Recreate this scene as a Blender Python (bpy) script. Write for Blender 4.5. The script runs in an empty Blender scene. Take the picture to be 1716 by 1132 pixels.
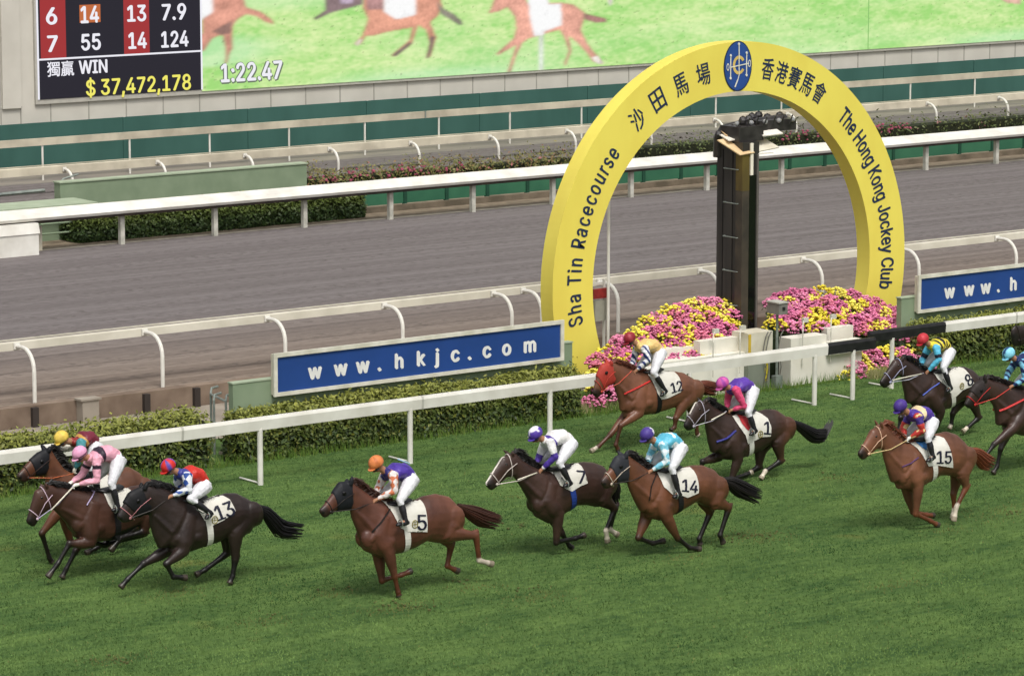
import bpy, bmesh, math, random
import numpy as np
from mathutils import Vector
from mathutils.bvhtree import BVHTree
R_ = math.radians
rng = np.random.default_rng(7); random.seed(7)
SC = bpy.context.scene

# ------------------------------------------------------------------ camera
PITCH = math.atan(937/5800.); YAW = math.atan(5800/(7812*math.cos(PITCH))); CH = 13.5; FP = 5800.
cam = bpy.data.cameras.new('camera'); cam.sensor_width = 36; cam.sensor_fit = 'HORIZONTAL'
cam.lens = 36*FP/1716; cam.clip_end = 3000
co = bpy.data.objects.new('camera', cam); SC.collection.objects.link(co)
co.location = (0, 0, CH); co.rotation_euler = (math.pi/2-PITCH, 0, -YAW); SC.camera = co

# ------------------------------------------------------------------ light
SUN_EL, SUN_AZ = R_(58), R_(200)      # azimuth clockwise from +Y
w = bpy.data.worlds.new('World'); SC.world = w; w.use_nodes = True
nt = w.node_tree; bg = nt.nodes['Background']; sky = nt.nodes.new('ShaderNodeTexSky')
sky.sky_type = 'NISHITA'; sky.sun_disc = False; sky.sun_elevation = SUN_EL; sky.sun_rotation = SUN_AZ
sky.air_density = 1.0; sky.dust_density = 6.0; sky.ozone_density = 1.0
hs = nt.nodes.new('ShaderNodeHueSaturation'); hs.inputs['Saturation'].default_value = .25
nt.links.new(sky.outputs[0], hs.inputs['Color']); nt.links.new(hs.outputs[0], bg.inputs[0]); bg.inputs[1].default_value = .13
sl = bpy.data.lights.new('sun', 'SUN'); sl.energy = 1.5; sl.angle = R_(14); sl.color = (1, .96, .9)
so = bpy.data.objects.new('sun', sl); SC.collection.objects.link(so)
dirv = Vector((math.sin(SUN_AZ)*math.cos(SUN_EL), math.cos(SUN_AZ)*math.cos(SUN_EL), math.sin(SUN_EL)))
so.rotation_euler = dirv.to_track_quat('Z', 'Y').to_euler(); so.location = (0, 0, 60)
SC.view_settings.view_transform = 'Standard'; SC.view_settings.look = 'None'
SC.view_settings.exposure = EXPO = 0.15; SC.view_settings.gamma = 1

# ------------------------------------------------------------------ helpers
_F = np.array([math.sin(YAW)*math.cos(PITCH), math.cos(YAW)*math.cos(PITCH), -math.sin(PITCH)])
_R = np.array([math.cos(YAW), -math.sin(YAW), 0.]); _U = np.cross(_R, _F); _C = np.array([0, 0, CH])
def ray(x, y): return _F+_R*(x-858)/FP-_U*(y-566)/FP
def hz(x, y, z=0.):
    d = ray(x, y); return _C+d*(z-CH)/d[2]
def hy(x, y, Y):
    d = ray(x, y); return _C+d*(Y/d[1])
def X(x, y, Y): return float(hy(x, y, Y)[0])
def Zh(x, y, Y): return float(hy(x, y, Y)[2])
def lin(c):
    if isinstance(c, str): c = tuple(int(c[i:i+2], 16) for i in (0, 2, 4))
    o = []
    for k in c[:3]:
        k /= 255.; o.append(k/12.92 if k <= .04045 else ((k+.055)/1.055)**2.4)
    return tuple(o)
MATS = {}
def mat(name, col, rough=.6, col2=None, scale=4., bump=0., bscale=60., spec=.3, emit=0., metal=0., stretch=None, detail=6., ramp=(.35, .65)):
    if name in MATS: return MATS[name]
    m = bpy.data.materials.new(name); m.use_nodes = True; n = m.node_tree.nodes; l = m.node_tree.links
    b = n['Principled BSDF']; b.inputs['Roughness'].default_value = rough; b.inputs['Specular IOR Level'].default_value = spec
    b.inputs['Metallic'].default_value = metal
    c = lin(col); tc = n.new('ShaderNodeTexCoord'); mp = n.new('ShaderNodeMapping'); l.new(tc.outputs['Object'], mp.inputs[0])
    if stretch: mp.inputs['Scale'].default_value = stretch
    if col == 'VC':
        pass
    c2 = lin(col2) if col2 else tuple(k*.86 for k in c)
    nz = n.new('ShaderNodeTexNoise'); nz.inputs['Scale'].default_value = scale; nz.inputs['Detail'].default_value = detail
    l.new(mp.outputs[0], nz.inputs['Vector'])
    cr = n.new('ShaderNodeValToRGB'); cr.color_ramp.elements[0].position = ramp[0]; cr.color_ramp.elements[1].position = ramp[1]
    cr.color_ramp.elements[0].color = (*c2, 1); cr.color_ramp.elements[1].color = (*c, 1)
    l.new(nz.outputs['Fac'], cr.inputs[0]); l.new(cr.outputs[0], b.inputs['Base Color'])
    if emit:
        l.new(cr.outputs[0], b.inputs['Emission Color']); b.inputs['Emission Strength'].default_value = emit
        b.inputs['Specular IOR Level'].default_value = 0
        l.remove(b.inputs['Base Color'].links[0]); b.inputs['Base Color'].default_value = (.01, .01, .01, 1)
    if bump:
        nb = n.new('ShaderNodeTexNoise'); nb.inputs['Scale'].default_value = bscale; nb.inputs['Detail'].default_value = 4
        l.new(mp.outputs[0], nb.inputs['Vector'])
        bp = n.new('ShaderNodeBump'); bp.inputs['Strength'].default_value = bump; bp.inputs['Distance'].default_value = .02
        l.new(nb.outputs['Fac'], bp.inputs['Height']); l.new(bp.outputs[0], b.inputs['Normal'])
    MATS[name] = m; return m
def vmat(name, rough=.6, spec=.3, noise=.25, nscale=14., emit=0., sheen=0., bump=0., bscale=60., trans=0.):
    """a material whose colour is the surface's own colour attribute, broken up a little by noise"""
    if name in MATS: return MATS[name]
    m = bpy.data.materials.new(name); m.use_nodes = True; n = m.node_tree.nodes; l = m.node_tree.links
    b = n['Principled BSDF']; b.inputs['Roughness'].default_value = rough; b.inputs['Specular IOR Level'].default_value = spec
    at = n.new('ShaderNodeAttribute'); at.attribute_name = 'Col'
    tc = n.new('ShaderNodeTexCoord'); nz = n.new('ShaderNodeTexNoise'); nz.inputs['Scale'].default_value = nscale; nz.inputs['Detail'].default_value = 5
    l.new(tc.outputs['Object'], nz.inputs['Vector'])
    mr = n.new('ShaderNodeMapRange'); mr.inputs[1].default_value = .3; mr.inputs[2].default_value = .7
    mr.inputs[3].default_value = 1-noise; mr.inputs[4].default_value = 1+noise*.6
    l.new(nz.outputs['Fac'], mr.inputs[0])
    mx = n.new('ShaderNodeMix'); mx.data_type = 'RGBA'; mx.blend_type = 'MULTIPLY'; mx.inputs[0].default_value = 1
    l.new(at.outputs['Color'], mx.inputs[6]); l.new(mr.outputs[0], mx.inputs[7])
    l.new(mx.outputs[2], b.inputs['Base Color'])
    if sheen:
        b.inputs['Sheen Weight'].default_value = sheen
    if emit:
        l.new(mx.outputs[2], b.inputs['Emission Color']); b.inputs['Emission Strength'].default_value = emit; b.inputs['Specular IOR Level'].default_value = 0
        l.remove(b.inputs['Base Color'].links[0]); b.inputs['Base Color'].default_value = (.01, .01, .01, 1)
    if bump:
        nb = n.new('ShaderNodeTexNoise'); nb.inputs['Scale'].default_value = bscale; nb.inputs['Detail'].default_value = 3
        l.new(tc.outputs['Object'], nb.inputs['Vector'])
        bp = n.new('ShaderNodeBump'); bp.inputs['Strength'].default_value = bump; bp.inputs['Distance'].default_value = .015
        l.new(nb.outputs['Fac'], bp.inputs['Height']); l.new(bp.outputs[0], b.inputs['Normal'])
    MATS[name] = m; return m

ORG = {}
def tag(o, label=None, cat=None, group=None, kind=None):
    if label: o['label'] = label
    if cat: o['category'] = cat
    if group: o['group'] = group
    if kind: o['kind'] = kind
    return o
def empty(name, loc, label, cat, group=None):
    o = bpy.data.objects.new(name, None); SC.collection.objects.link(o); o.location = loc; o.empty_display_size = .2
    ORG[o.name] = np.array(loc, float); return tag(o, label, cat, group)
def link_mesh(name, me, m, parent=None, loc=None, smooth=False):
    """me holds world coordinates; the object's origin goes to its thing's base"""
    n = len(me.vertices); a = np.empty(n*3); me.vertices.foreach_get('co', a); a = a.reshape(-1, 3)
    if parent is not None: org = ORG[parent.name]
    elif loc is not None: org = np.array(loc, float)
    else:
        mn, mx = a.min(0), a.max(0); org = np.array([(mn[0]+mx[0])/2, (mn[1]+mx[1])/2, mn[2]])
    a -= org; me.vertices.foreach_set('co', a.ravel()); me.update()
    if smooth: me.polygons.foreach_set('use_smooth', np.ones(len(me.polygons), bool))
    o = bpy.data.objects.new(name, me); SC.collection.objects.link(o)
    me.name = name
    if m is not None: me.materials.clear(); me.materials.append(m)
    if parent is not None: o.parent = parent; ORG[o.name] = org
    else: o.location = org; ORG[o.name] = org
    return o
def setcol(me, cols):
    at = me.color_attributes.new('Col', 'FLOAT_COLOR', 'POINT')
    c = np.ones((len(me.vertices), 4)); c[:, :3] = cols; at.data.foreach_set('color', c.ravel())
class MB:
    def __init__(s): s.v = []; s.f = []; s.c = []; s.n = 0
    def add(s, V, Fc, col=None):
        V = np.asarray(V, float).reshape(-1, 3); s.v.append(V); s.f += [tuple(i+s.n for i in q) for q in Fc]
        s.c.append(np.tile(np.array(col if col is not None else (1, 1, 1), float), (len(V), 1))); s.n += len(V); return s
    def hexa(s, p, col=None):   # bottom 4 ccw, top 4
        return s.add(p, [(3, 2, 1, 0), (4, 5, 6, 7), (0, 1, 5, 4), (1, 2, 6, 5), (2, 3, 7, 6), (3, 0, 4, 7)], col)
    def box(s, x0, x1, y0, y1, z0, z1, col=None):
        return s.hexa([(x0, y0, z0), (x1, y0, z0), (x1, y1, z0), (x0, y1, z0), (x0, y0, z1), (x1, y0, z1), (x1, y1, z1), (x0, y1, z1)], col)
    def prism(s, prof, x0, x1, col=None):   # profile in (y,z), ccw seen from +X, swept along X
        n = len(prof); V = [(x0, y, z) for y, z in prof]+[(x1, y, z) for y, z in prof]
        Fc = [tuple(range(n-1, -1, -1)), tuple(range(n, 2*n))]+[(i, (i+1) % n, n+(i+1) % n, n+i) for i in range(n)]
        return s.add(V, Fc, col)
    def loft(s, rings, cap=True, col=None):
        k = len(rings[0]); V = np.concatenate(rings); Fc = []
        for i in range(len(rings)-1):
            for j in range(k):
                a = i*k+j; b = i*k+(j+1) % k; Fc.append((a, b, b+k, a+k))
        if cap: Fc += [tuple(range(k-1, -1, -1)), tuple(range((len(rings)-1)*k, len(rings)*k))]
        return s.add(V, Fc, col)
    def tube(s, path, r, n=8, cap=True, col=None, ref=None, rb=None):
        P = np.array(path, float); m = len(P); r = np.broadcast_to(np.array(r, float), (m,)); rb = r if rb is None else np.broadcast_to(np.array(rb, float), (m,))
        T = np.gradient(P, axis=0) if m > 2 else np.array([P[1]-P[0]]*2); rings = []
        a = np.arange(n)*2*math.pi/n; side = None
        for i in range(m):
            t = T[i]/(np.linalg.norm(T[i])+1e-9)
            if ref is not None: sd = np.array(ref, float)
            else: sd = side if side is not None else (np.array([0, 0, 1.]) if abs(t[2]) < .8 else np.array([1., 0, 0]))
            sd = sd-t*(sd@t); sd /= (np.linalg.norm(sd)+1e-9); side = sd; o = np.cross(t, sd)
            rings.append(P[i]+np.outer(np.cos(a)*r[i], o)+np.outer(np.sin(a)*rb[i], sd))
        return s.loft(rings, cap, col)
    def ell(s, c, r, axes=None, n=10, m=7, col=None):
        c = np.array(c, float); A = np.eye(3) if axes is None else np.array(axes, float); rings = []
        for i in range(m+1):
            ph = -math.pi/2+math.pi*(i+.0)/m; ph = max(-1.5, min(1.5, ph)); a = np.arange(n)*2*math.pi/n
            L = np.stack([np.cos(a)*math.cos(ph)*r[0], np.sin(a)*math.cos(ph)*r[1], np.full(n, math.sin(ph)*r[2])], 1)
            rings.append(c+L@A)
        return s.loft(rings, True, col)
    def mesh(s, name='m'):
        me = bpy.data.meshes.new(name); V = np.concatenate(s.v); me.from_pydata(V.tolist(), [], s.f); return me
    def build(s, name, m, parent=None, smooth=False, vc=False, loc=None):
        me = s.mesh(name)
        if vc: setcol(me, np.concatenate(s.c))
        return link_mesh(name, me, m, parent, loc, smooth)
def remesh(mb, voxel, smooth=2, fac=.5):
    """union of overlapping closed shapes into one continuous surface"""
    me = mb.mesh('tmp'); o = bpy.data.objects.new('tmp', me); SC.collection.objects.link(o)
    r = o.modifiers.new('r', 'REMESH'); r.mode = 'VOXEL'; r.voxel_size = voxel
    if smooth:
        q = o.modifiers.new('s', 'SMOOTH'); q.factor = fac; q.iterations = smooth
    dg = bpy.context.evaluated_depsgraph_get(); out = bpy.data.meshes.new_from_object(o.evaluated_get(dg))
    bpy.data.objects.remove(o); bpy.data.meshes.remove(me); return out
def mverts(me):
    a = np.empty(len(me.vertices)*3); me.vertices.foreach_get('co', a); return a.reshape(-1, 3)
FONT = None
try:
    import os
    _p = os.path.join(bpy.utils.resource_path('LOCAL'), 'datafiles', 'fonts', 'Inter.woff2')
    if os.path.exists(_p): FONT = bpy.data.fonts.load(_p)
except Exception: FONT = None
def text2d(body, bold=0., spacing=1., cjk=False, extrude=.0, res=3):
    """lettering as a flat mesh. Each outline is filled on its own, since glyphs may be drawn as overlapping strokes; x,y and a small layer depth (0..1)"""
    from mathutils.geometry import tessellate_polygon
    c = bpy.data.curves.new('t', 'FONT'); c.body = body; c.resolution_u = res; c.space_character = spacing; c.fill_mode = 'NONE'
    if FONT and not cjk: c.font = FONT
    o = bpy.data.objects.new('t', c); SC.collection.objects.link(o)
    dg = bpy.context.evaluated_depsgraph_get(); me = bpy.data.meshes.new_from_object(o.evaluated_get(dg))
    P = mverts(me)[:, :2].copy(); adj = {}
    for e in me.edges:
        a, b = e.vertices; adj.setdefault(a, []).append(b); adj.setdefault(b, []).append(a)
    bpy.data.objects.remove(o); bpy.data.curves.remove(c); bpy.data.meshes.remove(me)
    seen = set(); loops = []
    for v0 in sorted(adj):
        if v0 in seen: continue
        lp = [v0]; seen.add(v0); cur = v0
        while True:
            nx = [q for q in adj[cur] if q not in seen]
            if not nx: break
            nx = [q for q in nx if q == cur+1] or nx
            cur = nx[0]; seen.add(cur); lp.append(cur)
        if len(lp) > 2: loops.append(P[lp])
    def area(L): x, y = L[:, 0], L[:, 1]; return .5*float(np.sum(x*np.roll(y, -1)-np.roll(x, -1)*y))
    def inside(p, L):
        x, y = p; k = False; n = len(L)
        for i in range(n):
            (x1, y1), (x2, y2) = L[i], L[(i+1) % n]
            if (y1 > y) != (y2 > y) and x < (x2-x1)*(y-y1)/(y2-y1)+x1: k = not k
        return k
    A = [area(L) for L in loops]; big = max(range(len(A)), key=lambda i: abs(A[i])); sg = 1 if A[big] > 0 else -1
    outs = [L for L, a in zip(loops, A) if a*sg > 0]; holes = [L for L, a in zip(loops, A) if a*sg < 0]
    V = []; Fc = []; n = 0
    for k, L in enumerate(outs):
        hs = [h for h in holes if inside(h[0], L)]
        polys = [L]+hs; pts = np.vstack(polys); tri = tessellate_polygon([[Vector((p[0], p[1], 0)) for p in q] for q in polys])
        V.append(np.column_stack([pts, np.full(len(pts), .3+.02*(k % 7))])); Fc += [tuple(i+n for i in t) for t in tri]; n += len(pts)
    V = np.concatenate(V); V[:, 0] -= V[:, 0].min()
    if bold > 0:
        Vs = [V]; Fs = list(Fc)
        for i, (dx, dy) in enumerate(((-.6, 0), (.6, 0), (-1.2, .5), (1.2, -.5), (0, .8), (0, -.8))):
            W_ = V.copy(); W_[:, 0] += dx*bold; W_[:, 1] += dy*bold; W_[:, 2] += .1*(i+1)
            Vs.append(W_); Fs += [tuple(q+n*(i+1) for q in f) for f in Fc]
        V = np.concatenate(Vs); Fc = Fs; V[:, 0] -= V[:, 0].min()
    return V, Fc
def text_on(mb, body, pl, pr, hpx, Y, bold=.01, spacing=1., cjk=False, depth=.012, col=None, top=None):
    """upright lettering on a plane facing the camera side; pl/pr: pixel of baseline left and right ends, hpx: height in pixels of its tallest part"""
    V, Fc = text2d(body, bold, spacing, cjk, 1.)
    a = hy(*pl, Y); b = hy(*pr, Y); W = b[0]-a[0]; zz = (a[2]+b[2])/2
    hm = Zh(pl[0], pl[1]-hpx, Y)-a[2]
    V = V.copy(); V[:, 0] *= W/V[:, 0].max(); V[:, 1] *= hm/V[:, 1].max()
    P = np.stack([a[0]+V[:, 0], Y-V[:, 2]*depth, zz+V[:, 1]], 1)
    mb.add(P, Fc, col)
# ================================================================== SETTING
Z1 = .42
M_white = mat('white_paint', 'e4e2da', .45, 'cfccc2', 1.5, stretch=(1, 1, 1))
M_cream = mat('cream_paint', 'd8d3c2', .55, 'c2bba6', 2.)
M_beige = mat('aged_plastic', 'c9c1ac', .5, 'aca491', 1.2)
M_black = mat('black_paint', '1c1c1e', .45, '2a2a2a', 6)
M_sage = mat('sage_paint', '84947a', .7, '78896f', 1.5)
M_sage_light = mat('sage_paint_top', 'a5b199', .7, '97a48b', 2)
M_green = mat('green_panel', '3a6e52', .65, '31634b', 1.2)
M_conc = mat('concrete', '9a9184', .85, '857c70', 1.4, bump=.2)
M_steel = mat('galvanised_steel', '8f978f', .45, '767d78', 6, metal=.3)

def lawn_mat():
    m = bpy.data.materials.new('turf'); m.use_nodes = True; n = m.node_tree.nodes; l = m.node_tree.links; b = n['Principled BSDF']
    b.inputs['Roughness'].default_value = .9; b.inputs['Specular IOR Level'].default_value = .1
    tc = n.new('ShaderNodeTexCoord')
    def nz(sc, st, det=5):
        mp = n.new('ShaderNodeMapping'); mp.inputs['Scale'].default_value = st; l.new(tc.outputs['Object'], mp.inputs[0])
        q = n.new('ShaderNodeTexNoise'); q.inputs['Scale'].default_value = sc; q.inputs['Detail'].default_value = det; l.new(mp.outputs[0], q.inputs['Vector']); return q
    a = nz(.8, (.5, 1.6, 1)); c = nz(5, (.7, 1.5, 1)); d = nz(.5, (1, 1, 1), 3)
    r1 = n.new('ShaderNodeValToRGB'); e = r1.color_ramp.elements
    e[0].position = .36; e[0].color = (*lin('36502a'), 1); e[1].position = .64; e[1].color = (*lin('5e763e'), 1)
    ad = n.new('ShaderNodeMath'); ad.operation = 'ADD'; mu = n.new('ShaderNodeMath'); mu.operation = 'MULTIPLY'; mu.inputs[1].default_value = .5
    l.new(a.outputs['Fac'], ad.inputs[0]); l.new(c.outputs['Fac'], ad.inputs[1]); l.new(ad.outputs[0], mu.inputs[0]); l.new(mu.outputs[0], r1.inputs[0])
    # worn, brownish patches
    r2 = n.new('ShaderNodeValToRGB'); r2.color_ramp.elements[0].position = .66; r2.color_ramp.elements[0].color = (0, 0, 0, 1); r2.color_ramp.elements[1].position = .8; r2.color_ramp.elements[1].color = (.6, .6, .6, 1)
    l.new(d.outputs['Fac'], r2.inputs[0])
    mx = n.new('ShaderNodeMix'); mx.data_type = 'RGBA'; mx.inputs[7].default_value = (*lin('77713a'), 1)
    l.new(r2.outputs[0], mx.inputs[0]); l.new(r1.outputs[0], mx.inputs[6]); l.new(mx.outputs[2], b.inputs['Base Color'])
    f = nz(40, (1, 1, 1), 4); bp = n.new('ShaderNodeBump'); bp.inputs['Strength'].default_value = .6; bp.inputs['Distance'].default_value = .03
    l.new(f.outputs['Fac'], bp.inputs['Height']); l.new(bp.outputs[0], b.inputs['Normal']); return m
def dirt_mat():
    m = bpy.data.materials.new('harrowed_dirt'); m.use_nodes = True; n = m.node_tree.nodes; l = m.node_tree.links; b = n['Principled BSDF']
    b.inputs['Roughness'].default_value = .95; b.inputs['Specular IOR Level'].default_value = .1
    tc = n.new('ShaderNodeTexCoord')
    def nz(sc, st, det=5, off=0):
        mp = n.new('ShaderNodeMapping'); mp.inputs['Scale'].default_value = st; mp.inputs['Location'].default_value = (off, off, 0); l.new(tc.outputs['Object'], mp.inputs[0])
        q = n.new('ShaderNodeTexNoise'); q.inputs['Scale'].default_value = sc; q.inputs['Detail'].default_value = det; l.new(mp.outputs[0], q.inputs['Vector']); return q
    st = nz(1., (.012, 2.2, 1), 4); fn = nz(4.5, (.75, 1.5, 1), 6, 7); big = nz(.16, (.3, 1, 1), 3, 3)
    r = n.new('ShaderNodeValToRGB'); e = r.color_ramp.elements; e[0].position = .33; e[0].color = (*lin('686261'), 1); e[1].position = .62; e[1].color = (*lin('76706f'), 1)
    k = r.color_ramp.elements.new(.5); k.color = (*lin('6f6968'), 1)
    l.new(st.outputs['Fac'], r.inputs[0])
    # the near shoulder of the track is paler, sandier
    sx = n.new('ShaderNodeSeparateXYZ'); l.new(tc.outputs['Object'], sx.inputs[0])
    mr = n.new('ShaderNodeMapRange'); mr.inputs[1].default_value = NEARPALE[0]; mr.inputs[2].default_value = NEARPALE[1]; mr.inputs[3].default_value = 1; mr.inputs[4].default_value = 0
    l.new(sx.outputs['Y'], mr.inputs[0])
    mx = n.new('ShaderNodeMix'); mx.data_type = 'RGBA'; mx.blend_type = 'MIX'
    r3 = n.new('ShaderNodeValToRGB'); e = r3.color_ramp.elements; e[0].position = .36; e[0].color = (*lin('6a5d53'), 1); e[1].position = .6; e[1].color = (*lin('8b7d70'), 1)
    l.new(st.outputs['Fac'], r3.inputs[0])
    l.new(mr.outputs[0], mx.inputs[0]); l.new(r.outputs[0], mx.inputs[6]); l.new(r3.outputs[0], mx.inputs[7])
    m2 = n.new('ShaderNodeMix'); m2.data_type = 'RGBA'; m2.blend_type = 'MULTIPLY'; m2.inputs[0].default_value = .8
    r2 = n.new('ShaderNodeValToRGB'); e = r2.color_ramp.elements; e[0].position = .36; e[0].color = (.84, .84, .84, 1); e[1].position = .5; e[1].color = (1, 1, 1, 1)
    l.new(fn.outputs['Fac'], r2.inputs[0]); l.new(mx.outputs[2], m2.inputs[6]); l.new(r2.outputs[0], m2.inputs[7]); l.new(m2.outputs[2], b.inputs['Base Color'])
    ro = nz(.9, (.004, 1.3, 1), 2, 31); dt = nz(3.6, (1.0, 2.2, 1), 2, 17)
    ra = n.new('ShaderNodeValToRGB'); ra.color_ramp.elements[0].position = .46; ra.color_ramp.elements[1].position = .54; l.new(ro.outputs['Fac'], ra.inputs[0])
    rd = n.new('ShaderNodeValToRGB'); rd.color_ramp.elements[0].position = .52; rd.color_ramp.elements[1].position = .60; l.new(dt.outputs['Fac'], rd.inputs[0])
    mk = n.new('ShaderNodeMath'); mk.operation = 'MULTIPLY'; l.new(ra.outputs[0], mk.inputs[0]); l.new(rd.outputs[0], mk.inputs[1])
    mk2 = n.new('ShaderNodeMath'); mk2.operation = 'MULTIPLY'; mk2.inputs[1].default_value = .42; l.new(mk.outputs[0], mk2.inputs[0])
    m3 = n.new('ShaderNodeMix'); m3.data_type = 'RGBA'; m3.inputs[7].default_value = (*lin('4b4542'), 1); l.new(mk2.outputs[0], m3.inputs[0]); l.new(m2.outputs[2], m3.inputs[6]); l.new(m3.outputs[2], b.inputs['Base Color'])
    bp = n.new('ShaderNodeBump'); bp.inputs['Strength'].default_value = .5; bp.inputs['Distance'].default_value = .06
    l.new(fn.outputs['Fac'], bp.inputs['Height']); l.new(bp.outputs[0], b.inputs['Normal']); return m
NEARPALE = (63.5-63.5, 9.0)
M_turf = lawn_mat(); M_dirt = dirt_mat()
def sheet(name, x0, x1, y0, y1, z, m, kind='structure'):
    mb = MB(); mb.add([(x0, y0, z), (x1, y0, z), (x1, y1, z), (x0, y1, z)], [(0, 1, 2, 3)]); return tag(mb.build(name, m, loc=(x0, y0, z)), kind=kind)
sheet('ground', -800, 1400, -800, 1400, -.03, mat('soil', '5d5c45', .95, '4c4d38', .3))
sheet('lawn', 0, 130, 20, 60, 0, M_turf)
sheet('path', 0, 130, 60.0, 63.45, .004, M_conc)
sheet('dirt_track', 0, 190, 63.5, 101.95, Z1, M_dirt)
mbk = None
sheet('kerb', 40, 190, 84.86, 85.15, Z1+.006, mat('kerb_concrete', 'a49c8e', .9, '8b8376', 2, bump=.2))
sheet('planting_bed', 40, 150, 85.15, 90.2, Z1+.004, mat('bed_soil', '6f6353', .95, '8a7d6a', 3, bump=.5, bscale=12))
sheet('path', 40, 190, 99.3, 101.9, Z1+.004, mat('verge', '8a8378', .9, '75706a', 1.5, stretch=(.3, 1, 1)))

# tufts and blades of grass standing on the lawn
WORN = [(1255, 897, .5), (1395, 803, .35), (1690, 858, .6), (865, 832, .3), (670, 1018, .45), (800, 985, .3), (905, 1000, .4), (1290, 905, .3), (560, 995, .3), (300, 995, .35), (1585, 890, .3), (1140, 935, .3), (195, 1105, .3), (1500, 980, .35), (450, 1040, .3), (1180, 760, .25)]
def grass():
    N = 390000; px = rng.random(N)*2416-350; py = 566+rng.random(N)*(1260-566)
    d = _F[None]+np.outer((px-858)/FP, _R)-np.outer((py-566)/FP, _U); t = (0-CH)/d[:, 2]; P = _C+d*t[:, None]; P[:, 2] = 0
    P = P[(P[:, 1] < 57.6) & (P[:, 1] > 33)]; N = len(P)
    a = rng.random(N)*math.pi; h = .014+.026*rng.random(N); wv = .006+.006*rng.random(N)
    ux = np.cos(a)*wv; uy = np.sin(a)*wv; lx = (rng.random(N)-.5)*.05; ly = (rng.random(N)-.5)*.05
    V = np.empty((N, 3, 3)); V[:, 0] = P-np.stack([ux, uy, 0*ux], 1); V[:, 1] = P+np.stack([ux, uy, 0*ux], 1); V[:, 2] = P+np.stack([lx, ly, h], 1)
    me = bpy.data.meshes.new('grass'); me.vertices.add(N*3); me.vertices.foreach_set('co', V.ravel())
    me.loops.add(N*3); me.loops.foreach_set('vertex_index', np.arange(N*3)); me.polygons.add(N)
    me.polygons.foreach_set('loop_start', np.arange(N)*3); me.polygons.foreach_set('loop_total', np.full(N, 3)); me.update(); me.validate()
    # patchy tone as turf has: light and dark tufts
    f = np.zeros(N); rg = np.random.default_rng(3)
    for k in range(26):
        kx = rg.normal(0, 1)*(.35+.16*k); ky = rg.normal(0, 1)*(.6+.28*k); f += np.sin(P[:, 0]*kx+P[:, 1]*ky+rg.random()*6.3)*(1.15/(1+.10*k))
    f = f*.32+rng.normal(0, .36, N)
    f = np.clip(.5+.30*f, 0, 1)[:, None]; c = np.array(lin('37552e'))*(1-f)+np.array(lin('6d874b'))*f
    for (wx, wy, wr) in WORN:
        p = hz(wx, wy); d2 = ((P[:, 0]-p[0])/1.5)**2+((P[:, 1]-p[1])/.8)**2; m_ = (rng.random(N) < .75*np.exp(-d2/wr**2))
        c[m_] = np.array(lin('6f6f42'))*(.7+.5*rng.random(m_.sum()))[:, None]
    dry = rng.random(N) < .012; c[dry] = lin('787a4a')
    setcol(me, np.repeat(c, 3, 0)); o = link_mesh('grass', me, vmat('grass_blade', .8, .1, .1, 3))
    tag(o, 'short green turf the horses gallop on', 'grass', kind='stuff')
grass()
# torn-up divots
mb = MB()
for (x, y) in [(1250, 897), (1275, 900), (1230, 905), (870, 820+60), (665, 1012), (700, 1018), (640, 1020), (1395, 800), (1690, 860), (770, 975), (900, 990), (195, 1105), (560, 985), (1300, 893), (450, 1035)]:
    for k in range(9):
        p = hz(x+random.gauss(0, 14), y+random.gauss(0, 4)); r = random.uniform(.01, .035)
        mb.ell((p[0], p[1], .02), (r, r, r*.6), n=5, m=3)
tag(mb.build('dirt', mat('divot_soil', '4f5230', .95, '5f6238', 20)), 'crumbs of torn-up soil lying on the turf', 'dirt', kind='stuff')

# ------------------------------------------------------------------ retaining wall
XW0, XW1 = 20, 120
r = empty('retaining_wall', (38, 63.5, 0), 'low brown retaining wall with dark posts along the dirt track edge', 'wall')
mb = MB(); mb.box(XW0, 39.6, 63.47, 63.75, 0, Z1+.03); mb.box(39.6, XW1, 63.47, 63.75, 0, Z1+.02); mb.build('wall', mat('wall_render', '857465', .9, '6c5c4f', 1.6, bump=.2), r)
for px in (58, 245, 329):
    x = X(px, 690-.11*px, 63.42); mb = MB(); mb.box(x-.07, x+.07, 63.36, 63.468, 0, Z1+.0); mb.build('post', mat('dark_iron', '3a332f', .8), r)
x = X(152, 690, 63.3); mb = MB(); mb.box(x-.25, x+.15, 63.2, 63.465, 0, Z1+.05); mb.box(x-.3, x+.2, 63.17, 63.466, Z1+.052, Z1+.09); mb.build('block', M_conc, r)

# ------------------------------------------------------------------ running rails
def goose_rail(label, name, Yp, Yr, zt, zb, pxs, slope, m_rail, m_post, x0, x1, rp=.035):
    r = empty(name, (x0+10, Yp, Z1), label, 'rail')
    mb = MB(); mb.prism([(Yr-.05, zb), (Yr-.03, zt-.03), (Yr, zt), (Yr+.06, zt-.01), (Yr+.06, zb)], x0, x1)
    mb.box(x0, x1, Yr+.10, Yr+.13, zt-.0, zt+.03); mb.build('rail', m_rail, r)
    pole = None
    for px in pxs:
        x = X(px, slope[0]+slope[1]*px, Yp)
        if pole is None:
            a = np.linspace(0, math.pi/2, 7); L = Yr-Yp-.08; hb = (zt+zb)/2; rad = min(.45, L)
            path = [(x, Yp, Z1), (x, Yp, hb-rad)]+[(x, Yp+rad*(1-math.cos(t)), hb-rad+rad*math.sin(t)) for t in a[1:]]+[(x, Yr-.06, hb)]
            mb = MB(); mb.tube(path, rp, 8, ref=(1, 0, 0)); mb.box(x-.07, x+.07, Yr-.09, Yr-.052, hb-.07, hb+.07)
            pole = mb.build('post', m_post, r, smooth=False); px0 = x
        else:
            o = pole.copy(); SC.collection.objects.link(o); o.parent = r; o.location = (x-px0, 0, 0)
    return r
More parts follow.
